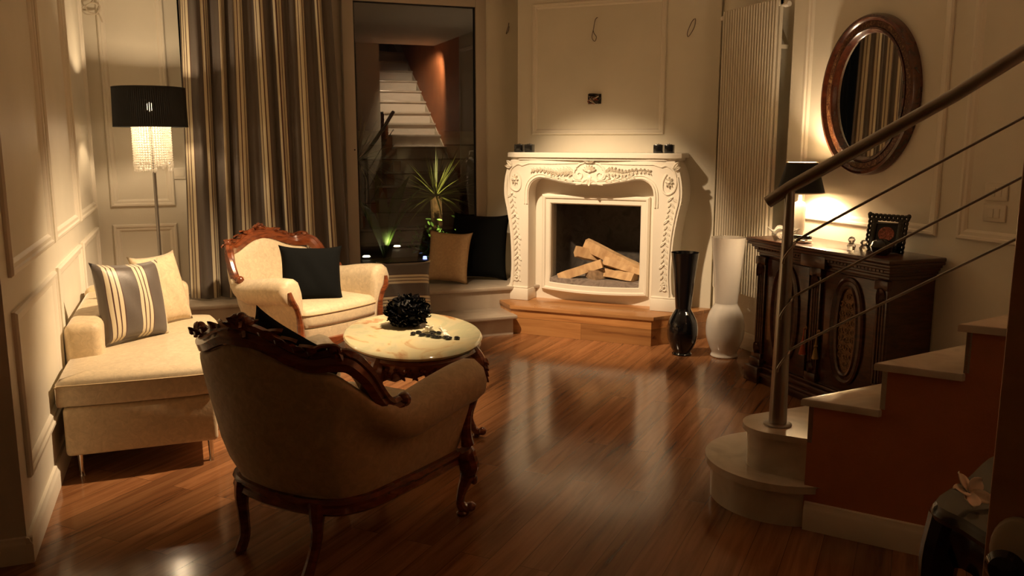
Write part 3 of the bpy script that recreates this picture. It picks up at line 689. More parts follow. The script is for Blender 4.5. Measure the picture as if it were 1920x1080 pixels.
# candle cubes on the mantel
for x, lab in ((-0.62, 'black cube candle holder at the far left end of the mantel'), (-0.532, 'black cube candle holder, second from the left on the mantel'),
               (0.512, 'black cube candle holder, third from the left on the mantel'), (0.594, 'black cube candle holder at the far right end of the mantel')):
    bm = NB(); box(bm, -0.032, 0.032, -0.032, 0.032, 0, 0.062, 0.004)
    t = empty('candle_holder', lab, 'candle holder', tuple(FM @ Vector((x, -0.19, 1.402))), FR, 'black candle cubes on the mantel')
    build('cup', bm, M['blackwood'], t)
    bm = NB(); lathe(bm, [(0.020, 0), (0.020, 0.003), (0.0015, 0.003), (0.0015, 0.010), (0.0003, 0.011)], 16, (0, 0, 0.062)); build('candle', bm, M['shadeblack'], t)
# wiring hole and loose flex on the chimney breast
hole = empty('socket_hole', 'open junction box with loose red and grey wires above the mantel', 'junction box', tuple(FM @ Vector((-0.06, -0.004, 1.815))), FR)
bm = NB(); box(bm, -0.055, 0.055, -0.001, 0.003, -0.038, 0.038, 0.004); build('backing', bm, M['dark'], hole)
for i in range(9):
    r = random.Random(i); bm = NB(); p = [(r.uniform(-.05, .05), -0.008 - r.random() * 0.018, r.uniform(-.045, .04)) for _ in range(4)]
    tube(bm, smooth_path(p, 5), 0.0028, 5); build('wire', bm, (M['redwire'], M['whitewire'], M['wire'])[i % 3], hole)
def flex(nm, lab, F, pts, mat, r=0.0028):
    bm = NB(); tube(bm, smooth_path(pts, 6), r, 6); o = build(nm, bm, mat); o.matrix_world = F; tag(o, lab, 'wire')
flex('loose_wire', 'thin wire looping out of the wall high above the middle of the mantel', FM @ Matrix.Translation((-0.06, -0.004, 2.40)),
     [(0.012, 0.004, 0.03), (0.0, -0.012, 0.01), (-0.012, -0.018, -0.06), (-0.022, -0.02, -0.12), (0.0, -0.02, -0.15), (0.014, -0.02, -0.12), (-0.006, -0.02, -0.09), (-0.012, -0.018, -0.07)], M['wire'])
flex('loose_wire', 'thin wire loop hanging at the top right of the chimney breast by the radiator', FM @ Matrix.Translation((0.70, -0.004, 2.38)),
     [(0.008, 0.004, 0.0), (0.016, -0.014, -0.02), (0.008, -0.02, -0.07), (-0.03, -0.024, -0.13), (-0.038, -0.024, -0.10), (-0.012, -0.018, -0.03), (0.006, -0.01, -0.004)], M['wire'])
flex('loose_wire', 'short bent wire sticking out beside the glass door frame', Matrix.Translation((2.585, YB - 0.004, 2.40)),
     [(0.02, 0.003, 0.06), (0.01, -0.012, 0.03), (-0.012, -0.02, -0.03), (0.006, -0.018, -0.012), (0.018, -0.01, 0.03)], M['wire'])
flex('loose_wire', 'pale coil of flex on the wall above the floor lamp', Matrix.Translation((-0.53, YB - 0.006, 2.43)),
     [(0.0, 0.004, 0.05), (-0.02, -0.02, 0.02), (-0.075, -0.03, -0.02), (-0.05, -0.03, -0.06), (0.02, -0.03, -0.05), (0.04, -0.03, 0.0), (-0.01, -0.03, 0.02), (-0.05, -0.03, -0.01), (-0.03, -0.03, -0.045), (0.03, -0.03, -0.06), (0.05, -0.03, -0.11)], M['whitewire'], 0.0045)

# ------------------------------------------------------------------ curtain
bm = NB(); uvl = bm.loops.layers.uv.new('UVMap')
nx, nz = 260, 28; ztop, zbot = 2.80, 0.345
def fold(s, k):
    return 0.6 * fold0(s, 0.5 + 0.25 * (k - 0.5))
def fold0(s, k):
    ph = s * 2 * PI * 7.5
    return math.sin(ph + 0.9 * math.sin(3.1 * s * 2 * PI + 1)) * (0.055 + 0.02 * math.sin(5 * s + 1)) * (0.8 + 0.25 * k) + 0.015 * math.sin(2.3 * ph + 2 * k)
rows = []; arcl = []
for i in range(nx + 1):
    s = i / nx; row = []
    for j in range(nz + 1):
        k = j / nz
        wdt = 1.03 + 0.13 * k; x = 0.045 - 0.06 * k + s * wdt + 0.02 * k * math.sin(2 * PI * s * 2.3)
        y = 6.66 + fold(s, k); row.append(Vector((x, y, ztop + (zbot - ztop) * k)))
    rows.append(row)
L = [0.0]
for i in range(1, nx + 1): L.append(L[-1] + (rows[i][nz // 2] - rows[i - 1][nz // 2]).length)
vs, _ = grid(bm, rows); idx = {v: (i, j) for i, r in enumerate(vs) for j, v in enumerate(r)}
for f in bm.faces:
    for lp in f.loops:
        i, j = idx[lp.vert]; lp[uvl].uv = (L[i], j / nz)
bmesh.ops.recalc_face_normals(bm, faces=bm.faces)
cur = build('striped_curtain', bm, M['stripe_curtain'], sharp=180); tag(cur, 'floor-length taupe and cream striped curtain hanging at the left of the window', 'curtain')
md = cur.modifiers.new('thick', 'SOLIDIFY'); md.thickness = 0.004
bm = NB(); tube(bm, [(-0.06, 6.66, 2.835), (2.45, 6.66, 2.835)], 0.014, 12)
for x in (-0.06, 2.45): blob(bm, (x, 6.66, 2.835), (0.03, 0.03, 0.03), u=12, v=8)
for x in (0.0, 2.38): box(bm, x - .01, x + .01, 6.66, YB, 2.825, 2.845)
o = build('curtain_rod', bm, M['steel']); tag(o, 'steel curtain rod fixed above the window', 'curtain rod')

# ------------------------------------------------------------------ cushions
def cushion(label, a, b, z0, h, lean, mat, thick=0.13, roll=0.0, name='cushion', group=None, sink=0.0, lx=0):
    """bottom edge from a to b (left to right as seen from the front), leaning back by `lean` degrees"""
    a, b = Vector(a), Vector(b); wdt = (b - a).length; X = (b - a).normalized(); X = Vector((X.x, X.y, 0)); Nf = Vector((X.y, -X.x, 0))
    le = math.radians(lean); Z = Vector((0, 0, 1)) * math.cos(le) - Nf * math.sin(le); Yv = Z.cross(X)
    mid = (a + b) / 2; O = Vector((mid.x, mid.y, z0)) + Z * h / 2
    bm = NB(); n = 18
    for sgn in (1, -1):
        rows = []
        for i in range(n + 1):
            u = -1 + 2 * i / n; row = []
            for j in range(n + 1):
                v = -1 + 2 * j / n
                hx = wdt / 2 * (0.91 + 0.11 * abs(v) ** 3); hz = h / 2 * (0.91 + 0.11 * abs(u) ** 3)
                t = thick / 2 * (max(0, 1 - abs(u) ** 2.6) * max(0, 1 - abs(v) ** 2.6)) ** 0.42
                wr = 0.004 * math.sin(9 * u + 5 * v + lx) * (1 - u * u) * (1 - v * v)
                row.append(Vector((u * hx, sgn * (t + wr), v * hz)))
            rows.append(row)
        grid(bm, rows)
    bmesh.ops.remove_doubles(bm, verts=bm.verts, dist=1e-4)
    o = build(name, bm, mat, sharp=None)
    Mx = Matrix((( X.x, Yv.x, Z.x, O.x), (X.y, Yv.y, Z.y, O.y), (X.z, Yv.z, Z.z, O.z), (0, 0, 0, 1)))
    o.matrix_world = Mx @ Matrix.Rotation(math.radians(roll), 4, 'Y')
    return tag(o, label, 'cushion', group)
cushion('striped taupe and cream cushion leaning on the left wall side of the chaise', (-0.415, 4.62), (-0.115, 4.90), 0.472, 0.42, 13, M['stripe_cushion'], 0.15, 4)
cushion('plain cream cushion tucked behind the striped one on the chaise', (-0.235, 5.01), (-0.005, 5.25), 0.475, 0.41, 17, M['velvetplain'], 0.12, 0)
cushion('tan linen cushion leaning on the black one on the window ledge', (1.81, 6.80), (2.13, 6.64), 0.34, 0.43, 16, M['tan'], 0.11, 4)
cushion('large black cushion standing at the right end of the window ledge', (2.07, 6.92), (2.50, 6.72), 0.335, 0.56, 10, M['black'], 0.15, 2)
cushion('striped cushion lying sideways against the stone step behind the table', (1.31, 6.31), (1.72, 6.26), 0.165, 0.435, 18, M['stripe_bench'], 0.13, 0)
cushion('black velvet cushion on the seat of the far armchair', (0.535, 5.60), (0.94, 5.60), 0.455, 0.385, 22, M['black'], 0.14, 3)
cushion('black cushion leaning on the back of the near armchair', (0.13, 3.52), (0.46, 3.15), 0.435, 0.35, 12, M['black'], 0.12, 18)

# ------------------------------------------------------------------ armchairs
def make_armchair():
    t = empty('armchair', '', 'armchair')
    # plan curve of the shell, from right arm front round the back to left arm front (x, y, top z, roll weight)
    K = [(0.378, 0.345, 0.625, 1.0), (0.380, 0.24, 0.622, 1.0), (0.377, 0.10, 0.605, 1.0), (0.372, -0.04, 0.585, 0.95), (0.368, -0.15, 0.60, 0.7),
         (0.350, -0.235, 0.68, 0.25), (0.305, -0.315, 0.745, 0.0), (0.21, -0.365, 0.765, 0.0), (0.10, -0.390, 0.81, 0.0), (0.0, -0.398, 0.835, 0.0)]
    full = K + [(-x, y, z, w_) for x, y, z, w_ in reversed(K[:-1])]
    P = smooth_path([(x, y, z) for x, y, z, w_ in full], 4); Wt = [p.x for p in smooth_path([(w_, 0, 0) for x, y, z, w_ in full], 4)]
    rows = []; n = len(P)
    for i, p in enumerate(P):
        a = P[max(i - 1, 0)]; b = P[min(i + 1, n - 1)]; tg = Vector((b.x - a.x, b.y - a.y, 0)).normalized(); nm = Vector((tg.y, -tg.x, 0))  # outward
        if nm.dot(Vector((p.x, p.y + 0.02, 0))) < 0: nm = -nm
        wt = max(0, min(1, Wt[i])); zt = p.z
        arm = [(-0.065, 0.26), (-0.045, 0.33), (-0.022, 0.40), (-0.008, 0.445), (0.004, 0.468), (0.044, 0.474), (0.080, 0.51), (0.090, 0.560), (0.074, 0.608), (0.032, 0.638), (-0.018, 0.634), (-0.055, 0.608), (-0.070, 0.56), (-0.078, 0.50), (-0.080, 0.44), (-0.078, 0.38), (-0.075, 0.30)]
        back = [(-0.085, 0.26), (-0.045, 0.34), (-0.020, 0.42), (0.0, 0.52), (0.012, 0.52 + (zt - 0.52) * .25), (0.024, 0.52 + (zt - 0.52) * .5), (0.032, 0.52 + (zt - 0.52) * .72), (0.036, 0.52 + (zt - 0.52) * .86), (0.036, zt - 0.01), (0.026, zt), (0.006, zt), (-0.012, zt - 0.012), (-0.030, 0.52 + (zt - 0.52) * .75), (-0.055, 0.52 + (zt - 0.52) * .3), (-0.080, 0.50), (-0.085, 0.40), (-0.08, 0.30)]
        dz = (zt - 0.60) if wt > 0.5 else 0
        row = []
        for (ao, az_), (bo, bz) in zip(arm, back):
            o_ = ao * wt + bo * (1 - wt); z_ = (az_ + dz * (1 if az_ > 0.45 else 0)) * wt + bz * (1 - wt)
            row.append(Vector((p.x, p.y, 0)) + nm * o_ + Vector((0, 0, z_)))
        rows.append(row)
    bm = NB(); vs, _ = grid(bm, rows)
    for r in (vs[0], vs[-1]):
        # rounded arm front: pull a fan forward
        c = sum((v.co for v in r), Vector()) / len(r)
        ring = [bm.verts.new(c + (v.co - c) * 0.82 + Vector((0, 0.022, 0))) for v in r]
        for k in range(len(r) - 1): bm.faces.new((r[k], r[k + 1], ring[k + 1], ring[k]))
        bm.faces.new(ring)
        bm.faces.new((r[0], ring[0], ring[-1], r[-1]))
    build('upholstered_shell', bm, M['velvet'], t, sharp=60)
    # seat
    seatp = [(0.30, 0.385), (0.315, 0.30), (0.31, 0.0), (0.285, -0.20), (0.20, -0.30), (0.0, -0.33)]
    sp = sm2([(0.0, 0.425), (0.18, 0.415)] + seatp, 4); sp = sp + [(-x, y) for x, y in reversed(sp[1:-1])]
    def slab(zs, nm_, mat):
        bm = NB(); rr = [[Vector((x * k, 0.03 + (y - 0.03) * k, z)) for x, y in sp] for k, z in zs]
        v_, _ = grid(bm, rr, cv=True); bm.faces.new(v_[0][::-1]); bm.faces.new(v_[-1]); build(nm_, bm, mat, t, sharp=50)
    slab([(0.97, 0.255), (0.985, 0.30), (0.985, 0.335)], 'seat_base', M['velvet'])
    slab([(0.95, 0.335), (0.99, 0.345), (1.0, 0.37), (1.0, 0.42), (0.985, 0.445), (0.93, 0.465), (0.75, 0.478), (0.4, 0.484), (0.05, 0.486)], 'seat_cushion', M['velvet'])
    bm = NB(); tube(bm, [(x * 1.004, 0.03 + (y - 0.03) * 1.004, 0.425) for x, y in sp], 0.0045, 6, closed=True); build('piping', bm, M['piping'], t)
    # bottom rail: carved wood following the bottom of the shell
    bm = NB(); rr = [[q[0] + Vector((0, 0, 0.012)), q[0] + (q[1] - q[0]) * 0.15 + Vector((0, 0, 0.0))] for q in rows]
    path = [q[0] for q in rows]
    path = [Vector((p.x * 1.0, p.y * 1.0, 0.245 - 0.0 * abs(p.x))) for p in path]
    sec = [(-0.02, 0.03), (0.022, 0.03), (0.028, 0.015), (0.022, 0.0), (0.028, -0.018), (0.016, -0.03), (-0.02, -0.03)]
    rws = []
    for i, p in enumerate(path):
        a = path[max(i - 1, 0)]; b = path[min(i + 1, n - 1)]; tg = Vector((b.x - a.x, b.y - a.y, 0)).normalized(); nm = Vector((tg.y, -tg.x, 0))
        if nm.dot(Vector((p.x, p.y + 0.02, 0))) < 0: nm = -nm
        rws.append([p + nm * (o_ + 0.004) + Vector((0, 0, z_)) for o_, z_ in sec])
    v_, _ = grid(bm, rws, cv=True); bm.faces.new(v_[0]); bm.faces.new(v_[-1][::-1])
    # front rail, scalloped
    fr = []
    for i in range(25):
        x = -0.31 + 0.62 * i / 24; y = 0.37 + 0.045 * (1 - (x / 0.31) ** 2); d = 0.018 * math.cos(x / 0.31 * PI * 1.5)
        fr.append([Vector((x, y, 0.265)), Vector((x, y + 0.02, 0.262)), Vector((x, y + 0.024, 0.235)), Vector((x, y + 0.015, 0.205 + d)), Vector((x, y - 0.015, 0.205 + d)), Vector((x, y - 0.02, 0.265))])
    v_, _ = grid(bm, fr, cv=True); bm.faces.new(v_[0]); bm.faces.new(v_[-1][::-1])
    for k in range(7):
        a = math.radians(200 + 140 * k / 6); leaf(bm, (0, 0.437, 0.24), (0.06 * math.cos(a), 0.442, 0.24 + 0.03 * math.sin(a)), 0.010, 0.014, (0, 1, 0))
    build('seat_rail', bm, M['mahog'], t)
    # crest rail over the back
    c_half = [(0.0, -0.425, 0.862), (0.07, -0.422, 0.858), (0.14, -0.410, 0.835), (0.21, -0.392, 0.805), (0.27, -0.368, 0.79), (0.315, -0.335, 0.795), (0.352, -0.292, 0.785), (0.378, -0.250, 0.735), (0.388, -0.215, 0.675), (0.395, -0.180, 0.625), (0.402, -0.145, 0.604), (0.412, -0.110, 0.612)]
    wid = [0.044, 0.040, 0.037, 0.035, 0.036, 0.040, 0.040, 0.036, 0.034, 0.033, 0.030, 0.024]
    cp = [(-x, y, z) for x, y, z in reversed(c_half[1:])] + c_half; wp = list(reversed(wid[1:])) + wid
    cs = smooth_path(cp, 4); ws = [q.x for q in smooth_path([(a, 0, 0) for a in wp], 4)]
    bm = NB(); rws = []
    for i, p in enumerate(cs):
        a = cs[max(i - 1, 0)]; b = cs[min(i + 1, len(cs) - 1)]; tg = (b - a).normalized()
        h2 = Vector((b.x - a.x, b.y - a.y, 0)).normalized(); nm = Vector((h2.y, -h2.x, 0))
        if nm.dot(Vector((p.x, p.y, 0))) < 0: nm = -nm
        upn = tg.cross(nm).normalized()
        if upn.z < 0 and abs(p.x) < 0.33: upn = -upn
        if abs(p.x) >= 0.33:
            if upn.dot(Vector((math.copysign(0.5, p.x), 0, 0.8))) < 0: upn = -upn
        w_ = ws[i]; q = Vector((0, 0, 0))
        sec = [(-0.030, -w_ * 0.9), (-0.034, 0), (-0.022, w_ * 0.55), (-0.012, w_ * 0.6), (-0.004, w_), (0.014, w_ * 0.95), (0.022, w_ * 0.5), (0.016, w_ * 0.3), (0.026, -w_ * 0.2), (0.018, -w_ * 0.9)]
        rws.append([p + nm * a_ + upn * b_ for a_, b_ in sec])
    v_, _ = grid(bm, rws, cv=True); bm.faces.new(v_[0]); bm.faces.new(v_[-1][::-1])
    for s in (-1, 1):
        for cx, cy, cz, r in ((s * 0.418, -0.098, 0.618, 0.027), (s * 0.325, -0.335, 0.832, 0.020)):
            blob(bm, (cx, cy, cz), (r, r, r), u=10, v=8)
        for x, y, z, dx, dz in ((0.10, -0.43, 0.875, 0.055, 0.005), (0.16, -0.42, 0.86, 0.05, -0.012), (0.22, -0.40, 0.835, 0.05, -0.005), (0.27, -0.385, 0.825, 0.04, 0.01), (0.34, -0.33, 0.82, 0.03, -0.02)):
            for yy in (-1, 1):
                leaf(bm, (s * x, y + yy * 0.012, z), (s * (x + dx), y + yy * 0.02 + abs(dx) * 0.3, z + dz), 0.014, 0.014, (0, yy * 0.6, 0.8))
        tube(bm, smooth_path([(s * 0.27, -0.40, 0.815), (s * 0.30, -0.375, 0.845), (s * 0.34, -0.335, 0.842), (s * 0.345, -0.33, 0.815), (s * 0.325, -0.345, 0.81)], 4), 0.008, 6)
    build('crest_rail', bm, M['mahog'], t)
    bm = NB(); r = random.Random(5)   # carved flower in the middle of the crest
    for ring, (rad, nn_, zz) in enumerate(((0.050, 9, 0.885), (0.030, 6, 0.905))):
        for k in range(nn_):
            a = 2 * PI * k / nn_ + ring * 0.4
            leaf(bm, (0, -0.425, zz), (rad * 1.25 * math.cos(a), -0.425 + 0.022 * math.sin(a * 2), zz + rad * 0.75 * math.sin(a)), 0.017, 0.014, (0, 1, 0.1))
            leaf(bm, (0, -0.430, zz), (rad * 1.25 * math.cos(a), -0.430 + 0.022 * math.sin(a * 2), zz + rad * 0.75 * math.sin(a)), 0.017, 0.014, (0, -1, 0.1))
            blob(bm, (rad * math.cos(a), -0.427, zz + rad * 0.65 * math.sin(a)), (0.013, 0.018, 0.013), u=8, v=6)
    blob(bm, (0, -0.427, 0.90), (0.022, 0.026, 0.022))
    build('crest_flower', bm, M['mahog'], t)
    for s in (-1, 1):
        # carved post on the arm front and the leg below it
        bm = NB(); tube(bm, smooth_path([(s * 0.415, 0.372, 0.585), (s * 0.405, 0.382, 0.53), (s * 0.372, 0.380, 0.48), (s * 0.352, 0.378, 0.42), (s * 0.345, 0.378, 0.35), (s * 0.350, 0.382, 0.29)], 4),
                        [0.012, 0.014, 0.016, 0.018, 0.019, 0.019, 0.018, 0.018, 0.017, 0.017, 0.017, 0.017, 0.018, 0.019, 0.02, 0.021, 0.022, 0.023, 0.024, 0.026, 0.028][:21], 8)
        build('arm_post', bm, M['mahog'], t)
        bm = NB(); pth = smooth_path([(s * 0.335, 0.365, 0.27), (s * 0.352, 0.378, 0.22), (s * 0.352, 0.380, 0.17), (s * 0.335, 0.360, 0.10), (s * 0.332, 0.352, 0.05), (s * 0.345, 0.368, 0.02), (s * 0.350, 0.378, 0.016)], 4)
        rr_ = [0.040, 0.046, 0.046, 0.042, 0.042, 0.043, 0.042, 0.038, 0.034, 0.030, 0.026, 0.023, 0.020, 0.018, 0.017, 0.017, 0.018, 0.02, 0.022, 0.023, 0.022, 0.020, 0.018, 0.016, 0.014]
        tube(bm, pth, rr_[:len(pth)], 10); blob(bm, (s * 0.365, 0.385, 0.20), (0.028, 0.028, 0.024)); blob(bm, (s * 0.358, 0.386, 0.028), (0.024, 0.026, 0.02)); blob(bm, (s * 0.372, 0.392, 0.145), (0.016, 0.016, 0.022))
        lathe(bm, [(0.022, 0), (0.024, 0.010), (0.018, 0.018)], 12, (s * 0.338, 0.356, 0)); build('leg', bm, M['mahog'], t)
        bm = NB(); pth = smooth_path([(s * 0.185, -0.295, 0.26), (s * 0.19, -0.305, 0.20), (s * 0.185, -0.305, 0.13), (s * 0.172, -0.315, 0.06), (s * 0.172, -0.345, 0.0)], 4)
        tube(bm, pth, [0.034, 0.033, 0.031, 0.028, 0.026, 0.024, 0.022, 0.021, 0.021, 0.02, 0.02, 0.02, 0.02, 0.02, 0.021, 0.021, 0.022][:len(pth)], 8); build('leg', bm, M['mahog'], t)
    return t
chA = make_armchair()
chB = copy_tree(chA)
def putchair(o, x, y, phi): o.location = (x, y, 0); o.rotation_euler = (0, 0, math.radians(phi) - PI / 2)
putchair(chA, 0.484, 3.20, 37.5); putchair(chB, 0.693, 5.826, -56.6)
tag(chA, 'near cream velvet armchair seen from behind, carved crest towards the camera', 'armchair', 'carved cream armchairs')
tag(chB, 'far cream velvet armchair facing the table in front of the striped curtain', 'armchair', 'carved cream armchairs')

# ------------------------------------------------------------------ chaise longue
ch = empty('chaise_longue', 'cream velvet chaise longue along the left wall', 'chaise longue', (-0.24, 4.8, 0))
def cb(bm, x0, x1, y0, y1, z0, z1, bev, seg=4): box(bm, x0 + 0.24, x1 + 0.24, y0 - 4.8, y1 - 4.8, z0, z1, bev, seg)
bm = NB(); cb(bm, -0.565, 0.075, 4.09, 5.56, 0.112, 0.335, 0.02); build('base', bm, M['velvetplain'], ch)
bm = NB()
rows = []
for k, z in ((0.955, 0.338), (0.99, 0.345), (1.0, 0.365), (1.0, 0.43), (0.99, 0.452), (0.95, 0.468), (0.7, 0.476), (0.02, 0.48)):
    pl = []
    for x, y in sm2([(-0.555, 4.095), (-0.25, 4.082), (0.03, 4.088), (0.078, 4.13), (0.105, 4.5), (0.13, 5.0), (0.12, 5.30), (0.06, 5.40), (-0.2, 5.42), (-0.5, 5.42), (-0.575, 5.38), (-0.58, 5.2), (-0.58, 4.6), (-0.58, 4.13)], 5, True):
        pl.append(Vector(((x + 0.23) * k - 0.23 + 0.24, (y - 4.74) * (1 - (1 - k) * 0.45) + 4.74 - 4.8, z)))
    rows.append(pl)
v_, _ = grid(bm, rows, cv=True); bm.faces.new(v_[0][::-1]); bm.faces.new(v_[-1]); build('seat_cushion', bm, M['velvet'], ch, sharp=70)
bm = NB(); tube(bm, [p + Vector((0, 0, 0.006)) for p in [Vector((q.x * 1.002, q.y * 1.002, q.z)) for q in rows[3]]], 0.004, 6, closed=True); build('piping', bm, M['piping'], ch)
bm = NB(); cb(bm, -0.585, -0.42, 4.47, 5.58, 0.30, 0.635, 0.045); build('backrest', bm, M['velvetplain'], ch)
bm = NB(); cb(bm, -0.585, -0.02, 5.43, 5.58, 0.30, 0.660, 0.045); build('arm', bm, M['velvetplain'], ch)
for x, y in ((-0.515, 4.15), (0.04, 4.15), (-0.515, 5.5), (0.04, 5.5)):
    bm = NB(); tube(bm, [(x + 0.24, y - 4.8, 0.115), (x + 0.24, y - 4.8, 0.02), (x + 0.24, y - 4.8, 0.0)], [0.014, 0.010, 0.013], 12); build('leg', bm, M['chrome'], ch)

# ------------------------------------------------------------------ coffee table
TC = Vector((1.075, 4.335)); TA, TBx, TR = 0.545, 0.36, math.radians(82)
tb = empty('coffee_table', 'oval onyx topped coffee table with carved wooden frame', 'coffee table', (TC.x, TC.y, 0), TR)
bm = NB(); lathe(bm, [(0.001, 0.468), (0.93, 0.468), (0.965, 0.474), (0.99, 0.482), (1.0, 0.490), (0.985, 0.498), (0.965, 0.500), (0.001, 0.500)], 64, (0, 0, 0), TA, TBx); build('table_top', bm, M['onyx'], tb, sharp=40)
bm = NB(); rows = []; nn = 96
for i in range(nn):
    a = 2 * PI * i / nn; k = 0.92; x, y = TA * k * math.cos(a), TBx * k * math.sin(a); d = 0.022 * math.cos(a * 4) + 0.008 * math.cos(a * 24)
    n2 = Vector((math.cos(a) / TA, math.sin(a) / TBx, 0)).normalized()
    b = Vector((x, y, 0)); rows.append([b + n2 * 0.012 + Vector((0, 0, 0.468)), b + n2 * 0.022 + Vector((0, 0, 0.455)), b + n2 * 0.010 + Vector((0, 0, 0.44)), b + n2 * 0.004 + Vector((0, 0, 0.40)), b + n2 * 0.012 + Vector((0, 0, 0.375 + d)), b - n2 * 0.01 + Vector((0, 0, 0.375 + d)), b - n2 * 0.02 + Vector((0, 0, 0.468))])
grid(bm, rows, cu=True, cv=True)
rnd = random.Random(11)
for i in range(72):
    a = 2 * PI * i / 72; x, y = TA * 0.935 * math.cos(a), TBx * 0.935 * math.sin(a); n2 = Vector((math.cos(a) / TA, math.sin(a) / TBx, 0)).normalized(); tg = Vector((-n2.y, n2.x, 0))
    p = Vector((x, y, 0.405)); leaf(bm, p, p + tg * 0.03 + Vector((0, 0, 0.028 * (1 if i % 2 else -1))), 0.010, 0.012, n2); leaf(bm, p, p - tg * 0.028 + Vector((0, 0, 0.024 * (-1 if i % 2 else 1))), 0.009, 0.012, n2)
    if i % 3 == 0: blob(bm, p + Vector((0, 0, 0.018)) + n2 * 0.004, (0.010, 0.010, 0.010), u=6, v=5)
build('apron', bm, M['mahog'], tb)
for dg in (-50, 38, 142, 236):
    a = math.radians(dg); x, y = TA * 0.90 * math.cos(a), TBx * 0.90 * math.sin(a); n2 = Vector((math.cos(a), math.sin(a) , 0)).normalized()
    b = Vector((x, y, 0)); bm = NB()
    pth = smooth_path([b + n2 * 0.0 + Vector((0, 0, 0.46)), b + n2 * 0.035 + Vector((0, 0, 0.40)), b + n2 * 0.040 + Vector((0, 0, 0.33)), b + n2 * 0.010 + Vector((0, 0, 0.20)), b + n2 * -0.012 + Vector((0, 0, 0.10)), b + n2 * 0.015 + Vector((0, 0, 0.035)), b + n2 * 0.045 + Vector((0, 0, 0.026))], 4)
    rr_ = [0.030, 0.033, 0.036, 0.038, 0.040, 0.040, 0.038, 0.036, 0.032, 0.028, 0.025, 0.022, 0.020, 0.018, 0.016, 0.015, 0.015, 0.015, 0.016, 0.017, 0.018, 0.019, 0.02, 0.019, 0.017]
    tube(bm, pth, rr_[:len(pth)], 10); blob(bm, b + n2 * 0.055 + Vector((0, 0, 0.034)), (0.022, 0.022, 0.022)); lathe(bm, [(0.018, 0), (0.020, 0.008), (0.014, 0.02)], 12, tuple(b + n2 * 0.018))
    s2 = Vector((-n2.y, n2.x, 0))
    for k in range(4): leaf(bm, b + n2 * 0.070 + Vector((0, 0, 0.42 - k * 0.028)), b + n2 * 0.085 + Vector((0, 0, 0.385 - k * 0.03)), 0.018 - k * .002, 0.010, n2)
    build('leg', bm, M['mahog'], tb)
# on the table
fb = empty('flower_ball', 'round bunch of glossy black petals on the coffee table', 'ornament', (1.09, 4.50, 0.50))
rnd = random.Random(2)
bm = NB(); blob(bm, (0, 0, 0.080), (0.095, 0.095, 0.072), u=12, v=8); build('core', bm, M['dark'], fb)
bm = NB()
for i in range(330):
    zc = 1 - 2 * (i + 0.5) / 330; th = i * 2.39996; r_ = math.sqrt(1 - zc * zc); d = Vector((r_ * math.cos(th), r_ * math.sin(th), zc * 0.72))
    if d.z < -0.72: continue
    c0 = Vector((0, 0, 0.080)) + d * 0.082; tip = c0 + (d + Vector((rnd.uniform(-.6, .6), rnd.uniform(-.6, .6), rnd.uniform(-.5, .5)))) * 0.036
    if tip.z < 0.004: tip.z = 0.004
    up_ = Vector((rnd.uniform(-1, 1), rnd.uniform(-1, 1), rnd.uniform(-1, 1))).normalized()
    leaf(bm, c0, tip, 0.021, 0.006, tuple(up_))
o = build('petals', bm, M['blackgloss'], fb, sharp=30, recalc=False)
def flower(label, loc, size, rot, mat=None):
    t = empty('frangipani_flower', label, 'flower', loc); t.rotation_euler = rot
    for k in range(5):
        bm = NB(); a = 2 * PI * k / 5; rows = []
        for i in range(7):
            s = i / 6; r = size * (0.08 + 0.92 * s); wd = size * 0.36 * math.sin(PI * min(1, 0.12 + s * 0.86)) ** 0.7
            row = []
            for j in range(5):
                q = -1 + 2 * j / 4; row.append(Vector((r * math.cos(a) - q * wd * math.sin(a), r * math.sin(a) + q * wd * math.cos(a), size * (0.28 * s + 0.10 * q * q + 0.08 * q - 0.22 * max(0, s - .7)) + size * 0.10)))
            rows.append(row)
        grid(bm, rows); o = build('petal', bm, M['petal'], t, sharp=None); mm = o.modifiers.new('t', 'SOLIDIFY'); mm.thickness = size * 0.03
    return t
flower('white blossom standing behind the pebbles on the coffee table', (1.150, 4.275, 0.508), 0.036, (-0.9, 0.2, 0.3))
flower('white blossom resting on the black pebbles, nearest the table edge', (1.190, 4.175, 0.516), 0.042, (0.75, 0.25, 0.9))
PX = [(1.062, 4.268), (1.095, 4.285), (1.10, 4.225), (1.125, 4.20), (1.150, 4.225), (1.165, 4.26), (1.145, 4.17), (1.19, 4.235), (1.20, 4.125), (1.205, 4.10), (1.245, 4.09), (1.16, 4.145)]
for i, (x, y) in enumerate(PX):
    r = random.Random(i); bm = NB(); blob(bm, (0, 0, 0.0085), (0.017 + r.random() * .006, 0.013 + r.random() * .003, 0.0085), u=14, v=10); o = build('glass_pebble', bm, M['blackgloss'], sharp=None)
    o.location = (x, y, 0.5); o.rotation_euler = (0, 0, r.random() * 3)
    tag(o, 'shiny black pebble scattered beside the white blossoms on the coffee table', 'pebble', 'black pebbles on the coffee table')

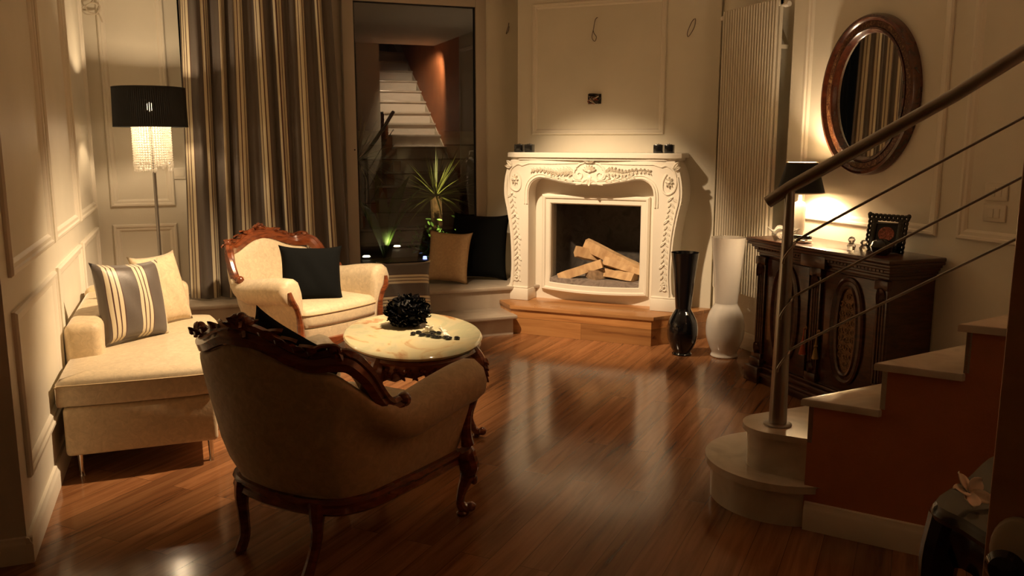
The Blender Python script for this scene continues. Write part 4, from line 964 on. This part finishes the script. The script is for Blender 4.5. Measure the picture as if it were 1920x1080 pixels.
# ------------------------------------------------------------------ vases
def vase(label, loc, prof, mat, nm):
    bm = NB(); p = smooth_path([(r, 0, z) for r, z in prof], 6); prf = [(q.x, q.z) for q in p]
    top = prf[-1]; inn = [(r - 0.006, z) for r, z in reversed(prf) if z > 0.3 * top[1]]
    lathe(bm, [(0.001, 0)] + prf + inn + [(0.001, 0.29 * top[1])], 48); o = build(nm, bm, mat, sharp=50); o.location = loc; return tag(o, label, 'vase')
vase('tall glossy black glass vase in front of the hearth', (3.225, 5.135, 0), [(0.062, 0.0), (0.070, 0.006), (0.062, 0.022), (0.078, 0.05), (0.100, 0.11), (0.107, 0.175), (0.098, 0.24), (0.075, 0.29), (0.055, 0.325), (0.056, 0.35), (0.066, 0.46), (0.080, 0.60), (0.095, 0.718), (0.0955, 0.722)], M['blackgloss'], 'floor_vase')
vase('tall white opal glass vase beside the radiator', (3.475, 4.985, 0), [(0.088, 0.0), (0.095, 0.008), (0.088, 0.03), (0.105, 0.07), (0.128, 0.14), (0.133, 0.21), (0.122, 0.285), (0.098, 0.34), (0.079, 0.375), (0.079, 0.40), (0.088, 0.52), (0.100, 0.66), (0.115, 0.826), (0.1155, 0.830)], M['whiteglass'], 'floor_vase')

# ------------------------------------------------------------------ radiator
rd = empty('column_radiator', 'tall white column radiator on the wall right of the fireplace', 'radiator', (XN, 5.06, 0))
nR = 21; y0r, y1r = -0.305, 0.305; z0r, z1r = 0.43, 2.385
for k in range(nR):
    y = y0r + (y1r - y0r) * (k + 0.5) / nR
    for xo in (-0.135,):
        bm = NB(); tube(bm, [(xo, y, z0r), (xo, y, z0r + .02), (xo, y, z1r - .02), (xo, y, z1r)], [0.008, 0.0098, 0.0098, 0.008], 10); build('tube', bm, M['whitemetal'], rd)
bm = NB(); box(bm, -0.132, -0.085, y0r, y1r, z0r - 0.004, z0r + 0.045, 0.008); box(bm, -0.132, -0.085, y0r, y1r, z1r - 0.04, z1r + 0.006, 0.008); box(bm, -0.12, -0.098, y0r, y1r, z0r, z1r)
build('header', bm, M['whitemetal'], rd)
bm = NB()
for y in (y0r + .06, y1r - .06):
    for z in (0.7, 2.1): box(bm, -0.10, 0, y - .012, y + .012, z - .012, z + .012)
build('bracket', bm, M['whitemetal'], rd)
for y, s in ((y1r, 1), (y0r, -1)):
    bm = NB(); tube(bm, [(-0.10, y, 2.35), (-0.10, y + s * 0.022, 2.35)], 0.010, 12); tube(bm, [(-0.10, y + s * 0.022, 2.35), (-0.10, y + s * 0.062, 2.35)], 0.017, 14); build('valve', bm, M['pot'], rd)
bm = NB(); tube(bm, smooth_path([(-0.10, y1r - 0.03, z0r), (-0.10, y1r - 0.03, 0.36), (-0.06, y1r - 0.02, 0.33), (0, y1r - 0.02, 0.33)], 4), 0.009, 8); build('pipe', bm, M['chrome'], rd)

# ------------------------------------------------------------------ switches
def switch(label, Fm, n):
    t = empty('wall_switch', label, 'switch'); t.matrix_world = Fm
    bm = NB(); box(bm, -0.062, 0.062, -0.011, 0, -0.042, 0.042, 0.004); build('plate', bm, M['plastic'], t)
    for k in range(n):
        w_ = 0.070 / n; x = -0.035 + w_ * (k + .5); bm = NB(); box(bm, x - w_ / 2 + .001, x + w_ / 2 - .001, -0.015, -0.010, -0.022, 0.022, 0.002); build('rocker', bm, M['plastic'], t)
RW = Matrix.Rotation(-PI / 2, 4, 'Z')
switch('upper of the two white switch plates on the right wall', Matrix.Translation((XR, 3.065, 1.252)) @ RW, 2)
switch('lower of the two white switch plates on the right wall', Matrix.Translation((XR, 3.065, 1.150)) @ RW, 2)
switch('white switch plate on the back wall beside the striped curtain', Matrix.Translation((-0.035, YB, 1.25)), 1)

# ------------------------------------------------------------------ oval mirror
mi = empty('oval_mirror', 'oval mirror in a dark inlaid wooden frame on the right wall', 'mirror', (XR - 0.006, 3.925, 1.745), -PI / 2 + math.radians(1.0))
mp_ = [(1.0, 0.0), (1.0, 0.030), (0.975, 0.048), (0.94, 0.052), (0.90, 0.040), (0.87, 0.036)]
def ell(prof, nm, mat, A=0.355, B=0.445, seg=72):
    bm = NB(); rows = []
    for k, h in prof: rows.append([Vector((A * kk[0] * math.cos(2 * PI * i / seg), -h, B * kk[1] * math.sin(2 * PI * i / seg))) for i in range(seg) for kk in ((1 - (1 - k), 1 - (1 - k) * A / B),)])
    vs, _ = grid(bm, rows, cv=True); return bm, vs
bm, vs = ell([(1.0, 0.0), (1.0, 0.034), (0.975, 0.054), (0.935, 0.058), (0.895, 0.046), (0.885, 0.036)], '', None); build('outer_frame', bm, M['walnutred'], mi)
bm, vs = ell([(0.887, 0.036), (0.885, 0.040), (0.80, 0.040), (0.795, 0.034)], '', None); build('inlay_band', bm, M['inlay'], mi)
bm, vs = ell([(0.80, 0.034), (0.79, 0.046), (0.76, 0.048), (0.735, 0.036), (0.72, 0.020), (0.70, 0.012)], '', None); build('inner_frame', bm, M['walnutred'], mi)
bm, vs = ell([(0.72, 0.014), (0.66, 0.014)], '', None); bm.faces.new(vs[-1]); build('mirror_glass', bm, M['mirror'], mi, sharp=None)

# ------------------------------------------------------------------ sideboard (front faces -x; local x = towards camera along -y world, local y = into the wall)
sb = empty('sideboard', 'dark carved wooden sideboard with oval fretwork doors against the right wall', 'sideboard', (3.33, 3.905, 0), -PI / 2)
HW = 0.53; D = 0.31
bm = NB()
box(bm, -HW, HW, 0.0, D, 0.12, 0.84)
build('carcass', bm, M['walnut'], sb)
bm = NB(); 
for (e, z0, z1) in ((0.045, 0.0, 0.05), (0.06, 0.05, 0.075), (0.035, 0.075, 0.105), (0.018, 0.105, 0.125)): box(bm, -HW - e, HW + e, -e, D, z0, z1, 0.006)
for x in (-HW, HW - 0.1): box(bm, x - 0.02, x + 0.12, -0.075, 0.02, 0.0, 0.10, 0.008); box(bm, x - 0.005, x + 0.105, -0.05, 0.02, 0.10, 0.15, 0.008)
build('plinth', bm, M['walnut'], sb)
bm = NB()
for (e, z0, z1) in ((0.008, 0.79, 0.81), (0.018, 0.81, 0.828), (0.030, 0.828, 0.845), (0.042, 0.845, 0.862), (0.058, 0.862, 0.88)): box(bm, -HW - e, HW + e, -e, D, z0, z1, 0.005)
box(bm, -0.10, 0.10, -0.045, 0, 0.79, 0.86, 0.005)
for i in range(40):
    x = -HW + 0.02 + (2 * HW - 0.04) * i / 39; box(bm, x - 0.007, x + 0.007, -0.034, -0.02, 0.832, 0.846)
build('cornice', bm, M['walnut'], sb)
bm = NB(); box(bm, -HW - 0.065, HW + 0.065, -0.068, D, 0.88, 0.903, 0.008, 3); build('top', bm, M['walnut'], sb)
# pilasters
for x in (-HW + 0.045, 0.015, HW - 0.02):
    bm = NB(); wv = 0.038; box(bm, x - wv, x + wv, -0.022, 0, 0.13, 0.79, 0.004); box(bm, x - wv - .008, x + wv + .008, -0.034, 0, 0.74, 0.79, 0.005); box(bm, x - wv - .008, x + wv + .008, -0.034, 0, 0.13, 0.18, 0.005)
    for k in range(3): tube(bm, [(x - 0.02 + 0.02 * k, -0.024, 0.20), (x - 0.02 + 0.02 * k, -0.024, 0.72)], 0.006, 6)
    leaf(bm, (x, -0.03, 0.75), (x, -0.035, 0.67), 0.028, 0.02); leaf(bm, (x, -0.03, 0.18), (x, -0.035, 0.25), 0.024, 0.018)
    build('pilaster', bm, M['walnut'], sb)
# doors with oval fret panels (Y 4.26 and 3.63 world -> local x = 3.905 - Y)
for xc, tas in ((-0.245, 'red'), (0.275, 'gold')):
    wv = 0.19
    bm = NB(); box(bm, xc - wv, xc + wv, -0.014, 0, 0.14, 0.78, 0.004)
    dr = build('door', bm, M['walnut'], sb)
    bm = NB(); seg = 56; rows = []
    def sup(a, k): 
        c, s_ = math.cos(a), math.sin(a); return (math.copysign(abs(c) ** 0.8, c) * (0.066 + k), math.copysign(abs(s_) ** 0.9, s_) * (0.235 + k))
    for k, h in ((0.062, 0.014), (0.060, 0.028), (0.048, 0.034), (0.036, 0.022), (0.020, 0.024), (0.012, 0.034), (0.0, 0.030), (-0.004, 0.014)):
        rows.append([Vector((xc + sup(2 * PI * i / seg, k)[0], -h, 0.475 + sup(2 * PI * i / seg, k)[1])) for i in range(seg)])
    grid(bm, rows, cv=True); build('oval_moulding', bm, M['walnut'], dr)
    bm = NB(); ring = [bm.verts.new((xc + sup(2 * PI * i / seg, 0)[0], -0.016, 0.475 + sup(2 * PI * i / seg, 0)[1])) for i in range(seg)]; bm.faces.new(ring)
    rf = random.Random(4)
    for i in range(9):
        for j in (-1, 0, 1):
            z = 0.475 + (i - 4) * 0.047; x = xc + j * 0.042
            if ((x - xc) / 0.062) ** 2 + ((z - 0.475) / 0.22) ** 2 > 1: continue
            s_ = -1 if (i + j) % 2 else 1
            tube(bm, spiral((x, z), 0.021, 0.004, 0.4 * s_, 1.2 * s_, 14, -0.020), 0.0032, 5)
    build('fretwork_panel', bm, M['fret'], dr)
    bm = NB(); xk = xc + (wv + 0.015) * (1 if tas == 'red' else -1)
    lathe(bm, [(0.004, 0.0), (0.012, 0.004), (0.009, 0.012), (0.004, 0.018)], 12, (0, 0, 0)); o = build('key', bm, M['fret'], dr); o.location = (xk, -0.024, 0.37 + 0.06); o.rotation_euler = (PI / 2, 0, 0)
    tt = NB(); tube(tt, [(xk, -0.040, 0.43), (xk, -0.043, 0.385), (xk, -0.045, 0.36)], [0.003, 0.004, 0.006], 8); lathe(tt, [(0.004, 0.0), (0.012, -0.012), (0.007, -0.022), (0.012, -0.045), (0.021, -0.085), (0.001, -0.086)], 14, (xk, -0.045, 0.36)); build('tassel', tt, M['tassel_' + tas], dr)

# ------------------------------------------------------------------ things on the sideboard
ZS = 0.903
tl = empty('table_lamp', 'small table lamp with black shade on the sideboard', 'table lamp', (3.45, 4.24, ZS))
bm = NB(); lathe(bm, [(0.001, 0), (0.055, 0), (0.055, 0.010), (0.030, 0.016), (0.028, 0.05), (0.034, 0.06), (0.036, 0.20), (0.030, 0.225), (0.012, 0.235), (0.010, 0.27)], 24); build('base', bm, M['pot'], tl)
for nm_, mt, off_ in (('lamp_shade', M['shadeblack'], 0.0), ('shade_lining', M['shadewhite'], -0.0025)):
    bm = NB(); rows = [[Vector(((r + off_) * math.cos(2 * PI * i / 40), (r + off_) * math.sin(2 * PI * i / 40), z)) for i in range(40)] for r, z in ((0.139, 0.285), (0.090, 0.463))]
    grid(bm, rows, cv=True); o = build(nm_, bm, mt, tl)
bm = NB()
for r, z in ((0.139, 0.285), (0.090, 0.463)):
    bm = NB(); tube(bm, [(r * math.cos(2 * PI * i / 40), r * math.sin(2 * PI * i / 40), z) for i in range(40)], 0.003, 6, closed=True); build('shade_rim', bm, M['shadewhite'], tl)
bm = NB(); blob(bm, (0, 0, 0.32), (0.020, 0.020, 0.028), u=12, v=8); build('bulb', bm, M['bulb'], tl)
def ornament(label, loc, prof, nm='crystal_figurine', seg=8):
    bm = NB(); lathe(bm, prof, seg); o = build(nm, bm, M['crystal'], sharp=20); o.location = loc; return tag(o, label, 'ornament')
for i, (y, x, lab) in enumerate(((3.735, 3.40, 'taller faceted crystal figurine by the black photo frame'), (3.665, 3.42, 'smaller faceted crystal figurine close to the black photo frame'))):
    h = 0.075 - i * 0.012; ornament(lab, (x, y, ZS), [(0.001, 0), (0.018, 0), (0.024, h * .3), (0.012, h * .55), (0.020, h * .75), (0.012, h * .95), (0.001, h)])
cr = empty('crystal_bowl', 'faceted crystal bowl with curled rim at the left end of the sideboard', 'bowl', (3.40, 4.30, ZS))
bm = NB(); rows = []
for r, z in ((0.03, 0.002), (0.045, 0.012), (0.075, 0.035), (0.095, 0.06)):
    rows.append([Vector(((r * (1 + 0.12 * math.cos(5 * 2 * PI * i / 40))) * math.cos(2 * PI * i / 40), (r * (1 + 0.12 * math.cos(5 * 2 * PI * i / 40))) * math.sin(2 * PI * i / 40), z + (0.012 * math.cos(5 * 2 * PI * i / 40) if z > .03 else 0))) for i in range(40)])
v_, _ = grid(bm, rows, cv=True); bm.faces.new(v_[0]); o = build('bowl', bm, M['crystal'], cr, sharp=30); o.modifiers.new('s', 'SOLIDIFY').thickness = 0.006
ph = empty('desk_telephone', 'silver handset with black detail lying beside the crystal bowl', 'telephone', (3.36, 4.13, ZS), 0.35)
bm = NB(); box(bm, -0.045, 0.045, -0.07, 0.07, 0, 0.022, 0.008); build('body', bm, M['chrome'], ph)
bm = NB(); box(bm, -0.018, 0.018, -0.085, 0.085, 0.024, 0.046, 0.010, 3); build('handset', bm, M['blackgloss'], ph)
pf = empty('photo_frame', 'ornate black photo frame with a red rose picture on the sideboard', 'picture frame', (3.50, 3.60, ZS), math.radians(-68))
pf.rotation_euler = (math.radians(-10), 0, math.radians(-72))
bm = NB()
hw, hh = 0.105, 0.20
for x0, x1, z0, z1 in ((-hw, -0.058, 0, hh), (0.058, hw, 0, hh), (-hw, hw, 0, 0.045), (-hw, hw, 0.150, 0.158)): box(bm, x0 if x0 != -hw else -0.088, x1 if x1 != hw else 0.088, -0.012, 0, z0, z1 - (0.02 if z1 == hh else 0), 0.003)
for i in range(9):
    x = -0.096 + 0.024 * i; tube(bm, [(x + 0.014 * math.cos(a), -0.006, 0.186 + 0.012 * math.sin(a)) for a in [2 * PI * k / 10 for k in range(10)]], 0.0085, 6, closed=True)
for s in (-1, 1):
    for i in range(7):
        z = 0.01 + 0.025 * i; tube(bm, [(s * 0.096 + 0.010 * math.cos(a), -0.006, z + 0.013 * math.sin(a)) for a in [2 * PI * k / 10 for k in range(10)]], 0.008, 6, closed=True)
    blob(bm, (s * 0.108, -0.006, 0.198), (0.014, 0.008, 0.014))
build('ornate_border', bm, M['blackwood'], pf)
bm = NB(); box(bm, -0.07, 0.07, -0.006, 0.0, 0.035, 0.16); build('mat_board', bm, M['shadeblack'], pf)
bm = NB(); lathe(bm, [(0.001, 0.002), (0.045, 0.002), (0.045, 0.0)], 28, sy=0.85); o = build('picture', bm, M['rose'], pf); o.rotation_euler = (PI / 2, 0, 0); o.location = (0, -0.0065, 0.098)
bm = NB(); rows = None
lathe(bm, [(0.001, 0), (0.030, 0.0), (0.052, 0.02), (0.058, 0.045), (0.046, 0.07), (0.022, 0.084), (0.001, 0.086)], 24); o = build('trinket_box', bm, M['blackgloss']); o.location = (3.40, 3.515, ZS); tag(o, 'round black lidded trinket box right of the photo frame', 'box')

# ------------------------------------------------------------------ floor lamp
fl = empty('floor_lamp', 'tall floor lamp with wide black drum shade and crystal fringe', 'floor lamp', (-0.19, 6.3, 0))
bm = NB(); lathe(bm, [(0.001, 0), (0.15, 0), (0.15, 0.012), (0.13, 0.02), (0.014, 0.024)], 36); build('base', bm, M['chrome'], fl)
bm = NB(); tube(bm, [(0, 0, 0.02), (0, 0, 1.62)], 0.011, 14); build('pole', bm, M['steel'], fl)
bm = NB(); uvl = bm.loops.layers.uv.new('UVMap'); ns = 220; R0, R1, zb, zt = 0.232, 0.226, 1.585, 1.838
vsb = [[bm.verts.new(((R + (0.0012 if i % 2 else -0.0012)) * math.cos(2 * PI * i / ns), (R + (0.0012 if i % 2 else -0.0012)) * math.sin(2 * PI * i / ns), z)) for i in range(ns)] for R, z in ((R0 - 0.0, zb), (R1, zt))]
for i in range(ns):
    f = bm.faces.new((vsb[0][i], vsb[0][(i + 1) % ns], vsb[1][(i + 1) % ns], vsb[1][i]))
    for lp, u in zip(f.loops, (i / ns, (i + 1) / ns, (i + 1) / ns, i / ns)): lp[uvl].uv = (u, 0)
build('lamp_shade', bm, M['organza'], fl, sharp=None)
bm = NB()
for R, z in ((R0, zb), (R1, zt), (0.118, 1.60)):
    bm = NB(); tube(bm, [(R * math.cos(2 * PI * i / 48), R * math.sin(2 * PI * i / 48), z) for i in range(48)], 0.0032, 6, closed=True); build('shade_ring', bm, M['shadeblack'], fl)
bm = NB()
for a in (0, PI / 2, PI, 1.5 * PI): tube(bm, [(0.01 * math.cos(a), 0.01 * math.sin(a), 1.60), (R0 * math.cos(a), R0 * math.sin(a), 1.60)], 0.002, 5)
build('shade_frame', bm, M['shadeblack'], fl)
bm = NB(); blob(bm, (0, 0, 1.715), (0.022, 0.022, 0.030), u=12, v=8); build('bulb', bm, M['bulb'], fl)
rnd = random.Random(8)
for k in range(42):
    a = 2 * PI * k / 42; x, y = 0.118 * math.cos(a), 0.118 * math.sin(a); bm = NB(); nb = 15 + rnd.randrange(0, 4); z = 1.598
    for j in range(nb):
        last = j == nb - 1; r = 0.0082 if not last else 0.010; z -= 0.0162 if not last else 0.022
        rr = bmesh.ops.create_icosphere(bm, subdivisions=1, radius=r)
        for v in rr['verts']: v.co = Vector((v.co.x, v.co.y, v.co.z * (1.0 if not last else 1.8))) + Vector((x, y, z))
    build('crystal_strand', bm, M['bead'], fl, sharp=10)

# ------------------------------------------------------------------ console table near the camera
ct = empty('console_table', 'black lacquered console table with curved legs at the lower right', 'console table', (1.62, 1.22, 0), math.radians(20))
CZ = 0.75
cc = Vector((1.62, 1.22)); Rm = Matrix.Rotation(-math.radians(20), 2)
def lc(x, y): q = Rm @ (Vector((x, y)) - cc); return (q.x, q.y)
P0 = (1.428, 1.288)
top = sm2([lc(*P0), lc(1.60, 1.36), lc(1.80, 1.45), lc(1.90, 1.40), lc(1.90, 1.20), lc(1.85, 1.02), lc(1.62, 0.96), lc(1.40, 0.98), lc(1.395, 1.10), lc(1.41, 1.19)], 4, True)
ctr = (0.05, -0.02)
bm = NB(); rows = []
for k, z in ((0.93, CZ - 0.034), (0.98, CZ - 0.030), (1.0, CZ - 0.018), (0.98, CZ - 0.006), (0.955, CZ)):
    rows.append([Vector((ctr[0] + (x - ctr[0]) * k, ctr[1] + (y - ctr[1]) * k, z)) for x, y in top])
v_, _ = grid(bm, rows, cv=True); bm.faces.new(v_[0][::-1]); bm.faces.new(v_[-1]); build('table_top', bm, M['blackwood'], ct)
bm = NB(); rows = []
for k, z in ((0.88, CZ - 0.034), (0.90, CZ - 0.06), (0.86, CZ - 0.12), (0.84, CZ - 0.15)):
    rows.append([Vector((ctr[0] + (x - ctr[0]) * k, ctr[1] + (y - ctr[1]) * k, z - (0.03 * math.cos(i * 0.6) if z < CZ - .14 else 0))) for i, (x, y) in enumerate(top)])
v_, _ = grid(bm, rows, cv=True); build('apron', bm, M['blackwood'], ct)
for (x, y) in ((1.47, 1.27), (1.46, 1.03), (1.84, 1.36), (1.80, 1.06)):
    q = Vector((*lc(x, y), 0)); d = (q - Vector((ctr[0], ctr[1], 0))).normalized(); bm = NB()
    pth = smooth_path([q + Vector((0, 0, CZ - .04)), q + d * 0.02 + Vector((0, 0, 0.62)), q + d * 0.015 + Vector((0, 0, 0.5)), q - d * 0.02 + Vector((0, 0, 0.28)), q - d * 0.01 + Vector((0, 0, 0.10)), q + d * 0.04 + Vector((0, 0, 0.015))], 4)
    tube(bm, pth, [0.045 - 0.0016 * i for i in range(len(pth))], 10); blob(bm, q + d * 0.045 + Vector((0, 0, 0.018)), (0.02, 0.02, 0.018)); build('leg', bm, M['blackwood'], ct)
f = flower('large white blossom on the black console table at the lower right', (1.500, 1.262, CZ + 0.016), 0.044, (0.62, -0.25, 0.3))

# ------------------------------------------------------------------ ceiling downlights (above the frame)
for (l, t_, p, a, b) in SPOTS:
    d = empty('ceiling_downlight', 'small round recessed downlight in the ceiling aimed at the %s' % ('fireplace' if t_[0] > 2 else 'seating'), 'downlight', (l[0], l[1], CEIL))
    bm = NB(); lathe(bm, [(0.030, 0.0), (0.034, -0.006), (0.045, -0.006), (0.048, 0.0)], 24); build('ring', bm, M['chrome'], d)

# ------------------------------------------------------------------ outside the glass
bm = NB(); box(bm, -1.5, 5.5, YB + 0.2, 10.2, -0.1, 0.28)
struct('floor_terrace', bm, M['deck'])
bm = NB()
for i in range(8):
    z = 0.29 + i * 0.165; box(bm, -1.5, 5.5, 9.9 + 0.004 * (i % 2), 9.96, z, z + 0.155, 0.004)
box(bm, -1.5, 5.5, 9.96, 10.2, 0.28, 1.55)
struct('wall_terrace', bm, M['deck'])
palm = empty('spiky_palm', 'spiky fan palm lit from below outside the glass door', 'palm', (2.52, 9.0, 0.28))
bm = NB(); tube(bm, [(0, 0, 0), (0.01, 0, 0.3), (0, 0, 0.62)], [0.07, 0.06, 0.065], 10); build('trunk', bm, M['bark'], palm)
rnd = random.Random(21)
for k in range(80):
    a = rnd.uniform(0, 2 * PI); el = rnd.uniform(-0.25, 1.35); L_ = rnd.uniform(0.42, 0.68)
    d = Vector((math.cos(a) * math.cos(el), math.sin(a) * math.cos(el), math.sin(el))); s_ = Vector((-math.sin(a), math.cos(a), 0)); b = Vector((0, 0, 0.62))
    bm = NB(); rows = []
    for i in range(6):
        q = i / 5; w_ = 0.010 * (1 - q) ** 0.6 + 0.0006; c = b + d * L_ * q + Vector((0, 0, -0.10 * q * q * (1.2 - el * .6))); rows.append([c - s_ * w_, c + Vector((0, 0, w_ * .5)), c + s_ * w_])
    grid(bm, rows); build('frond', bm, M['palm'], palm, sharp=None)
p2 = copy_tree(palm); p2.location = (1.72, 9.25, 0.55); p2.rotation_euler = (0, 0, 2.1); p2.scale = (0.8, 0.8, 1.15); p2['label'] = 'dim spiky palm left of the lit one outside the glass door'
spot('palm_light', (1.95, 8.7, 0.4), (1.72, 9.25, 1.5), 5, 60, 0.6, 0.03, (1.0, 0.85, 0.4))
def shrub(label, c, n, sx, sz, seed, mat):
    t = empty('leafy_shrub', label, 'shrub', (c[0], c[1], 0.28)); r = random.Random(seed)
    bm = NB(); tube(bm, [(0, 0, 0), (0.01, 0, sz * .6)], 0.012, 6); build('stem', bm, M['bark'], t)
    bm = NB()
    for i in range(n):
        p = Vector((r.gauss(0, sx), r.gauss(0, sx), abs(r.gauss(sz * 0.5, sz * 0.28)))); d = Vector((r.uniform(-1, 1), r.uniform(-1, 1), r.uniform(-.5, 1))).normalized()
        leaf(bm, p, p + d * 0.06, 0.014, 0.003, tuple(d.orthogonal().normalized()))
    build('foliage', bm, mat, t, sharp=None, recalc=False)
shrub('low bushy plant at the foot of the lit palm outside', (2.42, 8.75), 160, 0.14, 0.32, 5, M['shrub'])
tp = empty('broadleaf_plant', 'dim plant with long arching leaves outside, left of the palm', 'plant', (1.90, 8.8, 0.28))
for k in range(11):
    a = 0.6 * k + 0.3; L_ = 0.75 + 0.1 * (k % 3); bm = NB(); rows = []
    for i in range(9):
        q = i / 8; c = Vector((math.cos(a) * L_ * 0.5 * q, math.sin(a) * L_ * 0.5 * q, L_ * 1.5 * q - 0.55 * q * q)); s_ = Vector((-math.sin(a), math.cos(a), 0)); w_ = 0.05 * math.sin(PI * (0.06 + 0.94 * q)) + .001
        rows.append([c - s_ * w_, c + Vector((0, 0, -w_ * .3)), c + s_ * w_])
    grid(bm, rows); build('leaf', bm, M['shrub'], tp, sharp=None)
for p, m_, lab in (((1.72, 8.85, 0.28), 'groundled', 'lit oval ground lamp, nearer one outside the glass'), ((2.22, 9.6, 0.28), 'groundled', 'lit ground lamp farther back near the terrace boards')):
    g = empty('ground_lamp', lab, 'ground lamp', p); bm = NB(); lathe(bm, [(0.001, 0.03), (0.036, 0.03), (0.042, 0.0)], 20); build('lens', bm, M[m_], g)
    bm = NB(); lathe(bm, [(0.042, 0), (0.043, 0.02), (0.052, 0.02), (0.055, 0)], 20); build('ring', bm, M['steel'], g)
bm = NB(); lathe(bm, [(0.001, 0.03), (0.018, 0.03), (0.022, 0)], 16); o = build('blue_marker_lamp', bm, M['blueled']); o.location = (2.28, 8.6, 0.28); tag(o, 'tiny blue marker lamp on the terrace outside', 'lamp')
